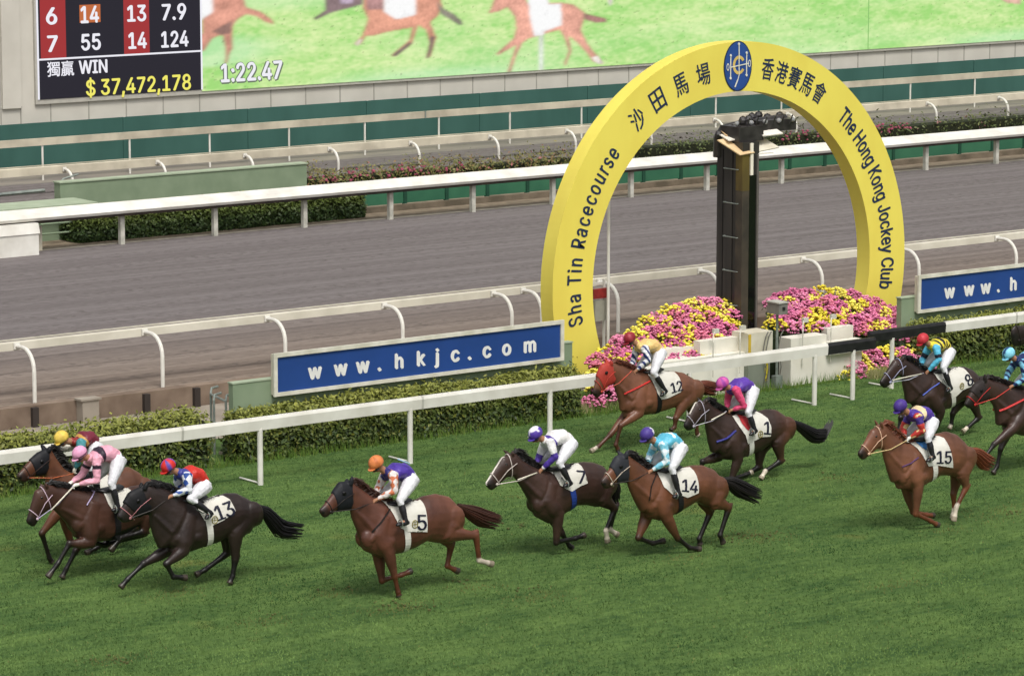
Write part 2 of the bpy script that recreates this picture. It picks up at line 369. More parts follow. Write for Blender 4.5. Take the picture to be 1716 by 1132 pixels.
goose_rail('white running rail on bent-over posts at the near edge of the dirt track', 'running_rail', 63.8, 64.6, 1.66, 1.47,
           [57, 272, 478, 675, 858, 908, 1036, 1205, 1378, 1540, 1703, 1850], (620, -.105), mat('rail_plastic', 'cbc6b7', .5, 'b9b4a4', 1.5), M_white, 25, 100, .045)
goose_rail('beige running rail on bent white posts, behind the far planting bed', 'running_rail', 95.9, 96.5, 1.33, 1.06,
           [122, 278, 425, 567, 703, 836, 965, 1092, 1213, 1335, 1452, 1570, 1690, 1800], (290, -.075), M_beige, M_white, 40, 150, .045)
# the far side rail of the dirt track: deep hood on thick square posts
r = empty('running_rail', (60, 84.7, Z1), 'deep white hooded rail on thick square posts at the far edge of the dirt track', 'rail')
mb = MB(); mb.prism([(84.42, 1.34), (84.38, 1.42), (84.46, 1.52), (84.80, 1.64), (84.92, 1.60), (84.92, 1.34), (84.86, 1.34), (84.86, 1.50), (84.50, 1.42)], 40, 150)
mb.build('rail', M_white, r)
mb = MB(); mb.box(40, 150, 84.50, 84.88, 1.255, 1.335); mb.build('underside_shade', mat('shade_paint', '3c3733', .7, '54493f', 3), r)  # dark strip added to paint the shade under the hood, no real part
for px, py in [(42, 425), (205, 412), (361, 398), (511, 385), (655, 372), (793, 358), (927, 346), (1058, 336), (1185, 325), (1310, 313), (1430, 300), (1552, 288), (1670, 277), (1790, 265)]:
    x = X(px, py, 84.7); mb = MB(); mb.box(x-.068, x+.068, 84.66, 84.8, Z1, 1.24); mb.build('post', mat('post_white', 'c9c7bc', .6, 'a9a89c', 5), r)
    mb = MB(); mb.box(x-.16, x+.16, 84.58, 84.84, 1.242, 1.46); mb.build('bracket', M_black, r)
# the third white rail
r = empty('running_rail', (70, 100, Z1), 'plain white rail on thin posts, standing before the dark green fence', 'rail')
mb = MB(); mb.box(40, 170, 99.97, 100.06, 1.58, 1.82); mb.build('rail', M_beige, r)
for px in (-60, 72, 218, 352, 485, 612, 736, 855, 975, 1090, 1200, 1310, 1420, 1526, 1634, 1735):
    x = X(px, 280-.08*px, 100); mb = MB(); mb.tube([(x, 100.02, Z1), (x, 100.02, 1.6)], .035, 6); mb.build('post', M_white, r)
# joints in the rail
for px in (712, 1180):
    x = X(px, 190, 100); mb = MB(); mb.box(x-.03, x+.03, 99.955, 100.075, 1.57, 1.83); mb.build('joint', M_steel, r)

# front rail of the turf course (two lengths with a black winning section)
YF = 55.46
def flat_rail(label, pieces, posts, Yf, zt, zb):
    r = empty('running_rail', (X(posts[0][0], posts[0][1], Yf), Yf, 0), label, 'rail')
    for nm, x0, x1, m in pieces:
        mb = MB(); mb.prism([(Yf-.03, zb), (Yf-.045, zt-.06), (Yf-.02, zt), (Yf+.045, zt), (Yf+.06, zt-.06), (Yf+.045, zb)], x0, x1); mb.build(nm, m, r)
    for nm, x0, x1, m in pieces:
        xj = x0+((X(705, 680, Yf)-x0) % 5.6)
        while xj < min(x1, 80)-.1 and nm == 'rail':
            mb = MB(); mb.prism([(Yf-.034, zb-.004), (Yf-.05, zt-.06), (Yf-.022, zt+.004), (Yf+.047, zt+.004), (Yf+.064, zt-.06), (Yf+.049, zb-.004)], xj, xj+.05); mb.build('joint', mat('joint_grey', 'b9b7ae', .5), r); xj += 5.6
    for px, py in posts:
        x = X(px, py, Yf); mb = MB(); mb.tube([(x, Yf+.01, 0), (x, Yf+.01, zb+.03)], .055, 12)
        mb.tube([(x, Yf+.01, .03), (x-.02, Yf+.72, .03)], .02, 6); mb.build('post', M_white, r, smooth=False)
    return r
xw = X(1386, 588, YF); xb2 = X(1466, 576, YF)
flat_rail('white running rail of the turf course, left length ending in a short black section', [('rail', 20, xw, M_white), ('black_rail', xw+.002, xb2, M_black)],
          [(-190, 890), (190, 848), (437, 812), (688, 775), (922, 741), (1155, 709), (1365, 679), (1429, 669)], YF, 1.335, 1.08)
YF2 = 56.0; xs = X(1456, 570, YF2); xe = X(1583, 556, YF2)
flat_rail('white running rail of the turf course, right length starting with a long black section', [('black_rail', xs, xe, M_black), ('rail', xe+.002, 110, M_white)],
          [(1494, 655), (1800, 614)], YF2, 1.36, 1.12)

# ------------------------------------------------------------------ hedges
def leaf_box(x0, x1, y0, y1, z0, z1, n, size, cols, wts, jit=.07, flat=False):
    """leaf quads scattered over the clipped faces of a hedge"""
    P = []; Nn = []
    A = [(x1-x0)*(z1-z0), (x1-x0)*(y1-y0), (y1-y0)*(z1-z0)]; tot = sum(A)
    k = rng.random(n)*tot; u = rng.random(n); v = rng.random(n)
    f = k < A[0]; t = (k >= A[0]) & (k < A[0]+A[1]); s = ~(f | t)
    P = np.empty((n, 3)); Nn = np.zeros((n, 3))
    P[f] = np.stack([x0+u[f]*(x1-x0), np.full(f.sum(), y0), z0+v[f]*(z1-z0)], 1); Nn[f] = (0, -1, .5)
    P[t] = np.stack([x0+u[t]*(x1-x0), y0+v[t]*(y1-y0), np.full(t.sum(), z1)], 1); Nn[t] = (0, -.2, 1)
    P[s] = np.stack([np.full(s.sum(), x0), y0+u[s]*(y1-y0), z0+v[s]*(z1-z0)], 1); Nn[s] = (-1, 0, .4)
    lump = np.sin(P[:, 0]*3.1+P[:, 2]*5)*.4+np.sin(P[:, 0]*7.3+P[:, 1]*9+2)*.3+np.sin(P[:, 0]*1.3)*.5
    P += (Nn/np.linalg.norm(Nn, axis=1)[:, None])*(rng.normal(0, jit, n)+lump*jit*.8)[:, None]
    P[:, 2] = np.maximum(P[:, 2], z0+.01)
    N = Nn+rng.normal(0, .6, (n, 3)); N /= np.linalg.norm(N, axis=1)[:, None]
    a = np.cross(N, rng.normal(0, 1, (n, 3))); a /= np.linalg.norm(a, axis=1)[:, None]; b = np.cross(N, a)
    sz = size*(.6+.8*rng.random(n))[:, None]
    V = np.stack([P-a*sz, P-b*sz*.45, P+a*sz, P+b*sz*.45], 1)
    c = np.array([lin(q) for q in cols]); idx = rng.choice(len(cols), n, p=np.array(wts)/sum(wts))
    C = c[idx]*(.8+.4*rng.random(n))[:, None]
    # leaf colour turns yellower towards the clipped top
    return V.reshape(-1, 3), np.repeat(C, 4, 0), P
def hedge(name, label, x0, x1, y0, y1, z0, z1, n, size, cols, wts, top=None, jit=.06, cat='hedge', parent_stem=True):
    r = empty(name, ((x0+x1)/2, (y0+y1)/2, z0), label, cat)
    V, C, P = leaf_box(x0, x1, y0, y1, z0, z1, n, size, cols, wts, jit)
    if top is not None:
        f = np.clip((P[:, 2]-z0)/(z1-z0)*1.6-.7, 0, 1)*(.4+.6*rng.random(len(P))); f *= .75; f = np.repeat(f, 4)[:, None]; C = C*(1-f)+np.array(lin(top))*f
    me = bpy.data.meshes.new('foliage'); k = len(V)//4; me.from_pydata(V.tolist(), [], [(4*i, 4*i+1, 4*i+2, 4*i+3) for i in range(k)])
    setcol(me, C); link_mesh('foliage', me, vmat('leaf', .55, .3, .15, 8), r)
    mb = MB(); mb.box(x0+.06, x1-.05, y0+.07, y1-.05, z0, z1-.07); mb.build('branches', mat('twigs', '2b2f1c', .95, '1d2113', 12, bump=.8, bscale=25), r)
    return r
HC = ['4f5c26', '3a4b20', '2a3919', '6f7230', '566430']; HW = [3, 3, 2.5, 1, 2]
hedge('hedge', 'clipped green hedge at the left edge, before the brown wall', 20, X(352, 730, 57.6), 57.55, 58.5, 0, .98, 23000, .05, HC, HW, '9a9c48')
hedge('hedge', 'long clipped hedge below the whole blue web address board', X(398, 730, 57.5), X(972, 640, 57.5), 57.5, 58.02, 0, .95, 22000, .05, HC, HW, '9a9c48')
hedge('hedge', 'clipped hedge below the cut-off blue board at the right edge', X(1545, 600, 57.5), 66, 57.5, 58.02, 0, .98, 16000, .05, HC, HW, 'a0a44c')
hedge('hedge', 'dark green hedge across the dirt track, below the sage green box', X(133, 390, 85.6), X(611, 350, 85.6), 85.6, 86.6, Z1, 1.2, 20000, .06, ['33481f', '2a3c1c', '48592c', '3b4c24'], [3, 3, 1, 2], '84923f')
FC = ['5f6b34', '4c5a2b', '7d7440', 'a8506a', '8a5a4a']; 
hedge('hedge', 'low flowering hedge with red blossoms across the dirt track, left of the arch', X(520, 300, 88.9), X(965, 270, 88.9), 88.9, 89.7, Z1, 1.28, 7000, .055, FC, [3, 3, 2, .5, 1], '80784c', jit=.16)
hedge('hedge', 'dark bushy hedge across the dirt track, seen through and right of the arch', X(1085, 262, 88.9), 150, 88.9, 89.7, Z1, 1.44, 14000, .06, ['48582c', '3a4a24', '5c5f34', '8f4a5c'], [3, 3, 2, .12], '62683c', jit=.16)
# clumps of blossom on them
def blossoms(label, xs, Yb, zt, n):
    mb = MB()
    for x in xs:
        for k in range(n):
            p = (x+random.gauss(0, .45), Yb+random.uniform(-.15, .3), zt+random.gauss(-.06, .09)); s = random.uniform(.03, .07)
            mb.ell(p, (s, s, s*.7), n=5, m=3)
    return mb
mb = blossoms('', [X(q, 285, 89) for q in (540, 590, 655, 672, 715, 730)], 88.9, 1.30, 16)
tag(mb.build('blossom', mat('bougainvillea', 'a8506a', .7, '8e4a58', 9)), 'red blossoms scattered along the low flowering hedge', 'blossom', kind='stuff')
mb = blossoms('', [X(q, 225, 89) for q in (1470, 1500, 1330)], 88.9, 1.42, 20)
tag(mb.build('blossom', mat('bougainvillea'), ), 'bright red blossoms on the bushy hedge right of the arch', 'blossom', kind='stuff') if False else tag(mb.build('blossom', MATS['bougainvillea']), 'bright red blossoms on the bushy hedge right of the arch', 'blossom', kind='stuff')

# low green panel fence across the track
r = empty('panel_fence', (75, 86.5, Z1), 'low bright green panel fence beyond the dirt track', 'fence')
x = X(608, 350, 86.5); k = 0; w_ = X(720, 340, 86.5)-X(650, 340, 86.5)
while x < 118:
    mb = MB(); mb.box(x+.06, x+w_-.06, 86.5, 86.54, .62, 1.2); mb.build('panel', M_green, r)
    mb = MB(); mb.box(x-.06, x+.058, 86.46, 86.58, Z1, 1.22); mb.build('post', mat('fence_post', '1f4a38', .7), r); x += w_; k += 1
mb = MB(); mb.box(X(608, 350, 86.5)-.06, 118, 86.3, 86.45, Z1, .6); mb.build('kerb', mat('old_kerb', '7c7060', .9, '5e5648', 2, bump=.4), r)

# sage green sign box across the track and things at the far left
r = empty('sign_box', (X(300, 300, 88), 88, Z1), 'long plain sage green box beyond the dark hedge across the track', 'sign box')
mb = MB(); xa, xb = X(101, 320, 88), X(514, 290, 88); mb.box(xa, xb, 88, 88.35, Z1, 1.86); mb.build('panel', M_sage, r)
mb = MB(); mb.box(xa-.03, xb+.03, 87.97, 88.38, 1.862, 1.90); mb.build('cap', M_sage_light, r)
r = empty('equipment_housing', (46, 84.4, Z1), 'white box housing at the left edge beside the hooded rail', 'housing')
mb = MB(); xb = X(62, 395, 84.3); mb.box(40, xb, 84.2, 84.6, Z1, 1.02); mb.build('cabinet', M_white, r)
mb = MB(); mb.prism([(84.17, 1.022), (84.64, 1.022), (84.64, 1.30), (84.26, 1.30)], 40, xb+.03); mb.build('lid', M_white, r)
mb = MB(); mb.box(xb+.12, X(64, 400, 84.5)+.35, 84.9, 85.25, Z1, 1.12); mb.build('pillar', M_cream, r)
r = empty('low_shelter', (48.5, 86.3, Z1), 'sage green low shelter with rails, left of the dark far hedge', 'shelter')
xa, xb = X(62, 370, 86.2), X(134, 370, 86.2)
mb = MB(); mb.box(xa-2.5, xb, 86.6, 86.7, Z1, 1.3); mb.build('wall', M_sage, r)
mb = MB(); mb.box(xa-3.5, xb+.6, 86.2, 87.6, 1.42, 1.48); mb.build('roof', M_sage_light, r)
for zz in (.72, 1.0):
    mb = MB(); mb.tube([(xa, 86.0, zz), (xb+.3, 86.0, zz)], .03, 6); mb.build('handrail', M_sage, r)
mb = MB(); mb.tube([(xa-3, 88.6, 1.55), (xa+1.6, 88.6, 1.62)], .06, 6); mb.tube([(xa+2.2, 88.7, 1.4), (xa+2.1, 88.7, 1.7), (xa+2.3, 88.7, 1.9), (xa+2.8, 88.7, 2.0)], .03, 6); mb.ell((xa+2.1, 88.6, 1.62), (.1, .1, .12)); mb.build('pipe', M_steel, r)

# ------------------------------------------------------------------ green fence, screen building
r = empty('boundary_fence', (80, 101.9, Z1), 'long dark green fence below the pale wall of the big screen', 'fence')
mb = MB(); x = 30
while x < 180:
    mb.box(x, x+4.93, 101.9, 101.95, Z1, 2.12); mb.box(x+4.9, x+5.02, 101.87, 101.96, Z1, 2.11); x += 5.03
mb.build('panel', mat('fence_green', '3b6159', .7, '335850', .8, stretch=(1, 1, .4)), r)
M_pale = mat('pale_cladding', 'cdc9be', .6, 'c2beb3', .8)
r = empty('screen_building', (80, 102.3, 0), 'pale panelled building carrying the giant race screen', 'building')
mb = MB(); mb.box(30, 190, 102.3, 106, 0, 14); mb.build('wall', M_pale, r)
mb = MB(); x = X(86, 180, 102.25)
while x < 130:
    mb.box(x-.02, x+.02, 102.285, 102.3, 2.0, 2.80); x += 1.47
mb.box(30, 56.4, 102.285, 102.3, 2.62, 2.66); mb.box(30, 55.7, 102.284, 102.3, 5.55, 5.59); 
for q in (55.6, 56.35): mb.box(q-.02, q+.02, 102.283, 102.3, 2.0, 14)
mb.build('seam', mat('seam_grey', 'a5a298', .8), r)
mb = MB(); mb.box(55.64, 56.33, 102.2, 102.298, 2.62, 14); mb.build('pilaster', M_pale, r)
# screen
YS = 102.18
scr = empty('video_screen', (75, YS, 2.75), 'giant outdoor screen showing betting odds and the race picture', 'screen')
xL, xM, xR = X(64, 80, YS), X(336.5, 80, YS), 125.
mb = MB(); mb.box(xL-.12, xR, YS+.02, 102.297, 2.70, 11); mb.build('frame', mat('screen_frame', 'b5b2a8', .6), scr)
zb = Zh(70, 167, YS); zt = 11.
def plate(x0, x1, z0, z1, y, m, name='plate'):
    mb = MB(); mb.add([(x0, y, z0), (x1, y, z0), (x1, y, z1), (x0, y, z1)], [(0, 1, 2, 3)]); return mb.build(name, m, scr)
def em(name, c, s=2**-EXPO, c2=None, sc=3., stretch=None, ramp=(.35, .65)): return mat('led_'+name, c, .9, c2 or c, sc, emit=s, stretch=stretch, ramp=ramp)
plate(xL, xM, zb, zt, YS, em('black', '26242e'), 'odds_board')
plate(xM+.03, xR, 2.80, zt, YS, em('grass', 'cbeb9f', 2**-EXPO, '9fdc78', 1.1, (.6, 1, 1.8), (.3, .7)), 'race_picture')
mb = MB(); zl = Zh(200, 93, YS)
mb.box(xL, xM, YS-.02, YS-.004, zl-.03, zl+.03); mb.box(xL-.05, xL+.01, YS-.02, YS-.004, zb, zt); mb.box(xM-.01, xM+.05, YS-.02, YS-.004, zb, zt)
mb.build('rule', em('white', 'efeef6'), scr)
mb = MB()
for a, b in ((66, 110), (206, 250)): mb.box(X(a, 50, YS)+.03, X(b, 50, YS), YS-.012, YS-.004, zl+.03, zt)
mb.build('column', em('red', 'a23436'), scr)
mb = MB(); mb.box(X(133, 22, YS), X(168, 22, YS), YS-.012, YS-.004, Zh(150, 38, YS), Zh(150, 8, YS)); mb.build('highlight', em('orange', 'c06a3c'), scr)
mb = MB(); YT = YS-.012
for s, a, b, h in [('6', (77, 41), (96, 40), 28), ('14', (135, 39), (166, 37), 28), ('13', (213, 36), (245, 35), 27), ('7.9', (271, 34), (312, 32), 27),
                   ('7', (79, 87), (97, 86), 27), ('55', (136, 84), (169, 83), 27), ('14', (215, 82), (246, 80), 27), ('124', (270, 80), (316, 77), 27)]:
    mb = MB(); text_on(mb, s, a, b, h, YT, .02); mb.build('numeral', em('white', 'efeef6'), scr)
mb = MB(); text_on(mb, 'WIN', (132, 124), (180, 121), 22, YT, .02); mb.build('white_lettering', em('white', 'efeef6'), scr)
mb = MB(); text_on(mb, '獨贏', (79, 127), (124, 124), 23, YT, .012, cjk=True); mb.build('chinese_lettering', em('white', 'efeef6'), scr)
mb = MB(); text_on(mb, '$ 37,472,178', (144, 159), (320, 151), 30, YT, .016); mb.build('yellow_lettering', em('yellow', 'f2ea6a'), scr)
mb = MB(); text_on(mb, '1:22.47', (368, 138), (475, 133), 33, YT, .06); mb.build('lettering_outline', em('outline', '6d7a66'), scr)
mb = MB(); text_on(mb, '1:22.47', (370, 137), (473, 132), 31, YT-.014, .02); mb.build('timer_lettering', em('white', 'efeef6'), scr)
S6 = (330, 3.99); S7 = (760, 3.99)
SHAPES = [
    ([(30,185),(30,140),(60,-300),(250,-250),(330,50),(430,80),(500,130),(520,165),(450,145),(400,110),(330,95),(270,130),(235,180),(240,320),(215,370),(200,430),(185,430),(195,340),(170,230),(100,260),(50,340),(30,340)], S6, 'd08468'),
    ([(1110,-300),(1600,-250),(1640,60),(1610,110),(1560,150),(1600,250),(1560,380),(1535,390),(1560,290),(1530,200),(1480,170),(1440,290),(1320,380),(1300,372),(1420,270),(1440,185),(1270,215),(1180,240),(1130,240),(1100,290),(1065,305),(1060,290),(1105,240),(1145,130),(1110,60)], S6, 'd68a68'),
    ([(840,-200),(1110,-200),(1112,30),(1000,60),(900,85),(800,132),(770,130),(860,70)], S6, '6c4a4e'),
    ([(230,90),(250,60),(290,-60),(400,-120),(500,20),(720,20),(800,30),(870,80),(885,100),(850,200),(900,300),(960,370),(1000,430),(930,410),(880,340),(820,280),(770,240),(790,340),(750,440),(738,430),(770,340),(740,250),(710,200),(600,230),(500,260),(460,290),(420,370),(380,490),(358,490),(390,390),(420,300),(300,370),(285,360),(400,260),(420,190),(410,110),(360,50),(300,80)], S7, 'e39a80'),
    ([(100,210),(240,135),(225,225),(160,235)], S6, '8f5a48'),
    ([(20,-300),(110,-300),(108,60),(100,90),(25,135)], S6, 'ffffff'),
    ([(1560,250),(1590,240),(1575,310),(1550,390),(1535,388),(1558,300)], S6, '5a4640'),
    ([(1420,285),(1440,290),(1330,378),(1305,372)], S6, '4a4a40'),
    ([(1095,255),(1110,270),(1075,308),(1055,295)], S6, 'f4ecd8'),
    ([(1110,-200),(1250,-200),(1250,60),(1140,70)], S6, 'a8706c'),
    ([(1600,10),(1650,60),(1720,95),(1770,140),(1780,170),(1745,165),(1690,130),(1630,95)], S6, '7d7460'),
    ([(950,-100),(1040,-100),(1045,20),(960,30)], S6, 'c0a8c0'),
    ([(870,90),(1020,125),(1025,150),(960,155),(870,130)], S7, '96564c'),
    ([(920,385),(965,375),(1005,430),(960,425)], S7, 'fbf4ea'),
    ([(570,240),(600,240),(600,480),(572,480)], S7, 'f6fff0'),
    ([(1030,-40),(1060,-40),(1062,20),(1045,45),(1035,20)], S7, 'f6ece0'),
    ([(3600,-40),(3800,-40),(3790,30),(3700,20)], S7, 'd8a890'),
    ([(1245,-300),(1465,-300),(1465,100),(1400,118),(1330,130),(1250,80)], S6, 'ffffff'),
    ([(495,-60),(620,-60),(640,30),(720,25),(725,170),(610,210),(600,240),(540,245),(510,120)], S7, 'ffffff')]
def race_picture():
    """the broadcast picture as a fine grid of glowing cells: mottled grass, then each blurred horse"""
    z0, z1 = 2.80, 6.9; nx, nz = 1150, 112; xs = np.linspace(xM+.03, xR-14, nx); zs = np.linspace(z0, z1, nz)
    Xg, Zg = np.meshgrid(xs, zs); P = np.stack([Xg, np.full_like(Xg, YS-.004), Zg], -1)
    v = P-_C; dn = v@_F; px = 858+FP*(v@_R)/dn; py = 566-FP*(v@_U)/dn
    r = np.random.default_rng(11)
    def blur(a, sz, sx):
        for ax, s_ in ((0, sz), (1, sx)):
            if s_ <= 0: continue
            k = np.exp(-.5*(np.arange(-int(3*s_)-1, int(3*s_)+2)/s_)**2); k /= k.sum(); pad = len(k)//2
            w_ = [(0, 0)]*a.ndim; w_[ax] = (pad, pad); b = np.pad(a, w_, 'edge'); a = sum(k[q]*np.take(b, np.arange(q, q+a.shape[ax]), ax) for q in range(len(k)))
        return a
    def nz_(sz, sx): a = blur(r.normal(0, 1, (nz, nx)), sz, sx); return a/a.std()
    f = .5+.20*nz_(6, 26)+.13*nz_(2, 7)+.14*nz_(.8, 1.8); f = np.clip(f, 0, 1)[..., None]
    C = np.array(lin('a3dc7c'))*(1-f)+np.array(lin('dcf2ac'))*f
    cool = np.clip(.25*nz_(9, 60), 0, .5)[..., None]; C = C*(1-cool)+np.array(lin('c4efc4'))*cool
    spk = (nz_(.6, 1.1) > 2.3)[..., None]; C = np.where(spk, C*.72, C)
    for pts, (ox, sc), col in SHAPES:
        q = [(ox+a/sc, b/sc) for a, b in pts]; ins = np.zeros(px.shape, bool)
        for i in range(len(q)):
            (x1, y1), (x2, y2) = q[i], q[(i+1) % len(q)]
            if y1 == y2: continue
            ins ^= ((y1 > py) != (y2 > py)) & (px < (x2-x1)*(py-y1)/(y2-y1)+x1)
        m_ = blur(ins.astype(float), .75, 1.7)[..., None]; inner = blur(ins.astype(float), 2.6, 4.5); tone = ((.70+.42*inner)*(1+.09*nz_(3, 5)+.05*nz_(.8, .9)))[..., None]; tone = np.where(col == 'ffffff', np.clip(tone, .93, 1.0), tone)
        C = C*(1-m_)+(np.array(lin(col))*.86+.11)*tone*m_
    me = bpy.data.meshes.new('picture'); me.vertices.add(nx*nz); me.vertices.foreach_set('co', P.reshape(-1)); i0 = (np.arange(nz-1)[:, None]*nx+np.arange(nx-1)).ravel()
    F4 = np.stack([i0, i0+1, i0+nx+1, i0+nx], 1); n = len(F4); me.loops.add(n*4); me.loops.foreach_set('vertex_index', F4.ravel()); me.polygons.add(n)
    me.polygons.foreach_set('loop_start', np.arange(n)*4); me.polygons.foreach_set('loop_total', np.full(n, 4)); me.update(); setcol(me, C.reshape(-1, 3))
    link_mesh('live_picture', me, vmat('led_picture', .9, 0, .03, 9, emit=2**-EXPO), scr)
race_picture()
x = X(1455, 50, YS); mb = MB(); mb.box(x-.025, x+.025, YS-.006, YS-.002, 2.8, zt); mb.build('seam', em('seam', '8cc070'), scr)
# ================================================================== ARCH, BOARDS, POST, FLOWERS
YA = 60.0; RO = (X(1516, 410, YA)-X(926, 520, YA))/2; RI = RO-1.13; XC_ = (X(926, 520, YA)+X(1516, 410, YA))/2; ZC_ = Zh(1237, 70, YA)-RO; TA = .44
M_yel = mat('arch_yellow', 'eadb62', .5, 'e0cd58', .9, stretch=(1, 1, .45), ramp=(.25, .6))
arch = empty('winning_arch', (XC_, YA, 0), 'huge round yellow arch lettered over the winning post', 'arch')
def arch_ring():
    a0 = math.asin(ZC_/RO)+math.pi/2; n = 120; mb = MB(); rings = []
    for i in range(n+1):
        t = -a0*1.0+2*a0*i/n; s, c = math.sin(t), math.cos(t); rings.append(np.array([
            (XC_+s*RI, YA, ZC_+c*RI), (XC_+s*RO, YA, ZC_+c*RO), (XC_+s*RO, YA+TA, ZC_+c*RO), (XC_+s*RI, YA+TA, ZC_+c*RI)]))
    V = []; 
    mb.loft(rings, True); return mb
arch_ring().build('ring', M_yel, arch)
M_let = mat('lettering_navy', '26344f', .5)
def arch_pt(u, v, w):      # u: clockwise angle from the top; v: radius; w: proud of the face
    return (XC_+math.sin(u)*v, YA-w, ZC_+math.cos(u)*v)
def ang(x, y):
    p = hy(x, y, YA); return math.atan2(p[0]-XC_, p[2]-ZC_)
def arc_text(mb, body, a0, a1, rbase, h, bold=.01, cjk=False, spacing=1.):
    V, Fc = text2d(body, bold, spacing, cjk, 1.); V = V.copy(); V[:, 0] /= V[:, 0].max(); V[:, 1] *= h/V[:, 1].max(); V[:, 2] *= 1
    mb.add([arch_pt(a0+(a1-a0)*q[0], rbase+q[1], .004+.004*q[2]) for q in V], Fc)
rb = (RI+RO)/2
mb = MB()
arc_text(mb, 'Sha Tin Racecourse', ang(957, 549), ang(1027, 246), rb-.22, .40, .016, spacing=1.18)
mb.build('lettering', M_let, arch); mb = MB()
arc_text(mb, 'The Hong Kong Jockey Club', ang(1413, 184), ang(1484, 484), rb-.18, .40, .018)
mb.build('lettering', M_let, arch)
for ch, px, py in [('沙', 1068, 199), ('田', 1103, 169), ('馬', 1141, 143), ('場', 1178, 122), ('香', 1287, 113), ('港', 1310, 121), ('賽', 1331, 132), ('馬', 1351, 144), ('會', 1372, 157)]:
    mb = MB(); a = ang(px, py); wd = .40 if px < 1200 else .37; h = .46
    arc_text(mb, ch, a-wd/2/rb, a+wd/2/rb, rb-.22, h, .012, True); mb.build('chinese_character', M_let, arch)
# emblem: blue oval, gold ring, two upright bars, crossbar, whip
ex, ez = float(hy(1236, 111, YA)[0]), float(hy(1236, 111, YA)[2])+.0
def oval(r1, r2, w, n=48, mb=None, cx=0, cz=0, r1i=0, r2i=0, a0=0, a1=2*math.pi):
    mb = mb or MB()
    t = np.linspace(a0, a1, n+1)
    if r1i == 0:
        V = [(ex+cx+r1*math.cos(q), YA-w, ez+cz+r2*math.sin(q)) for q in t[:-1]]
        V2 = [(x, YA-.003, z) for x, y, z in V]; mb.add(V+V2, [tuple(range(n))]+[(i, (i+1) % n, n+(i+1) % n, n+i) for i in range(n)])
    else:
        V = []
        for q in t: V += [(ex+cx+r1i*math.cos(q), YA-w, ez+cz+r2i*math.sin(q)), (ex+cx+r1*math.cos(q), YA-w, ez+cz+r2*math.sin(q))]
        mb.add(V, [(2*i, 2*i+1, 2*i+3, 2*i+2) for i in range(n)])
    return mb
em_ = oval(.42, .575, .012); em_o = em_.build('emblem', mat('emblem_rim', '22304a', .5), arch)
oval(.395, .55, .016).build('disc', mat('emblem_blue', '2b4f94', .5), em_o)
kx, kz = .001546, .00128
g = oval(.185, .215, .022, r1i=.115, r2i=.145, cx=(505-490)*kx, cz=(560-540)*kz, a0=.55, a1=2*math.pi-.55)
g.build('ring_device', mat('emblem_gold', 'd9bd6a', .4), em_o)
g = MB()
def bar(x0, y0, x1, y1, wd=.022, ww=.026):
    p = np.array([(x0-490)*kx, (560-y0)*kz]); q = np.array([(x1-490)*kx, (560-y1)*kz]); d = q-p; d /= np.linalg.norm(d); n = np.array([-d[1], d[0]])*wd/2
    g.add([(ex+a[0], YA-ww, ez+a[1]) for a in (p-n, q-n, q+n, p+n)], [(0, 1, 2, 3)])
bar(343, 360, 343, 765, .03); bar(652, 330, 652, 730, .03); bar(330, 572, 700, 520, .026, .028); bar(500, 160, 505, 720, .028, .03)
bar(505, 720, 480, 800, .024, .03); bar(480, 800, 425, 930, .034, .031)
for cx, cy in ((290, 565), (707, 522)): oval(.042, .085, .027, cx=(cx-490)*kx, cz=(560-cy)*kz, r1i=.025, r2i=.06, mb=g, n=20)
for cx, cy in ((343, 362), (343, 765), (652, 332), (652, 730), (500, 165)): oval(.028, .03, .033, cx=(cx-490)*kx, cz=(560-cy)*kz, mb=g, n=10)
g.build('cross_device', mat('emblem_white', 'e4e2d2', .4), em_o)
# four small fixing bolts
mb = MB()
for (px, py) in ((960, 597), (967, 598)): p = hy(px, py, YA); mb.ell((p[0], YA-.004, p[2]), (.015, .01, .015), n=6, m=3)
mb.build('bolt', mat('rust', '8a6a2a', .7), arch)

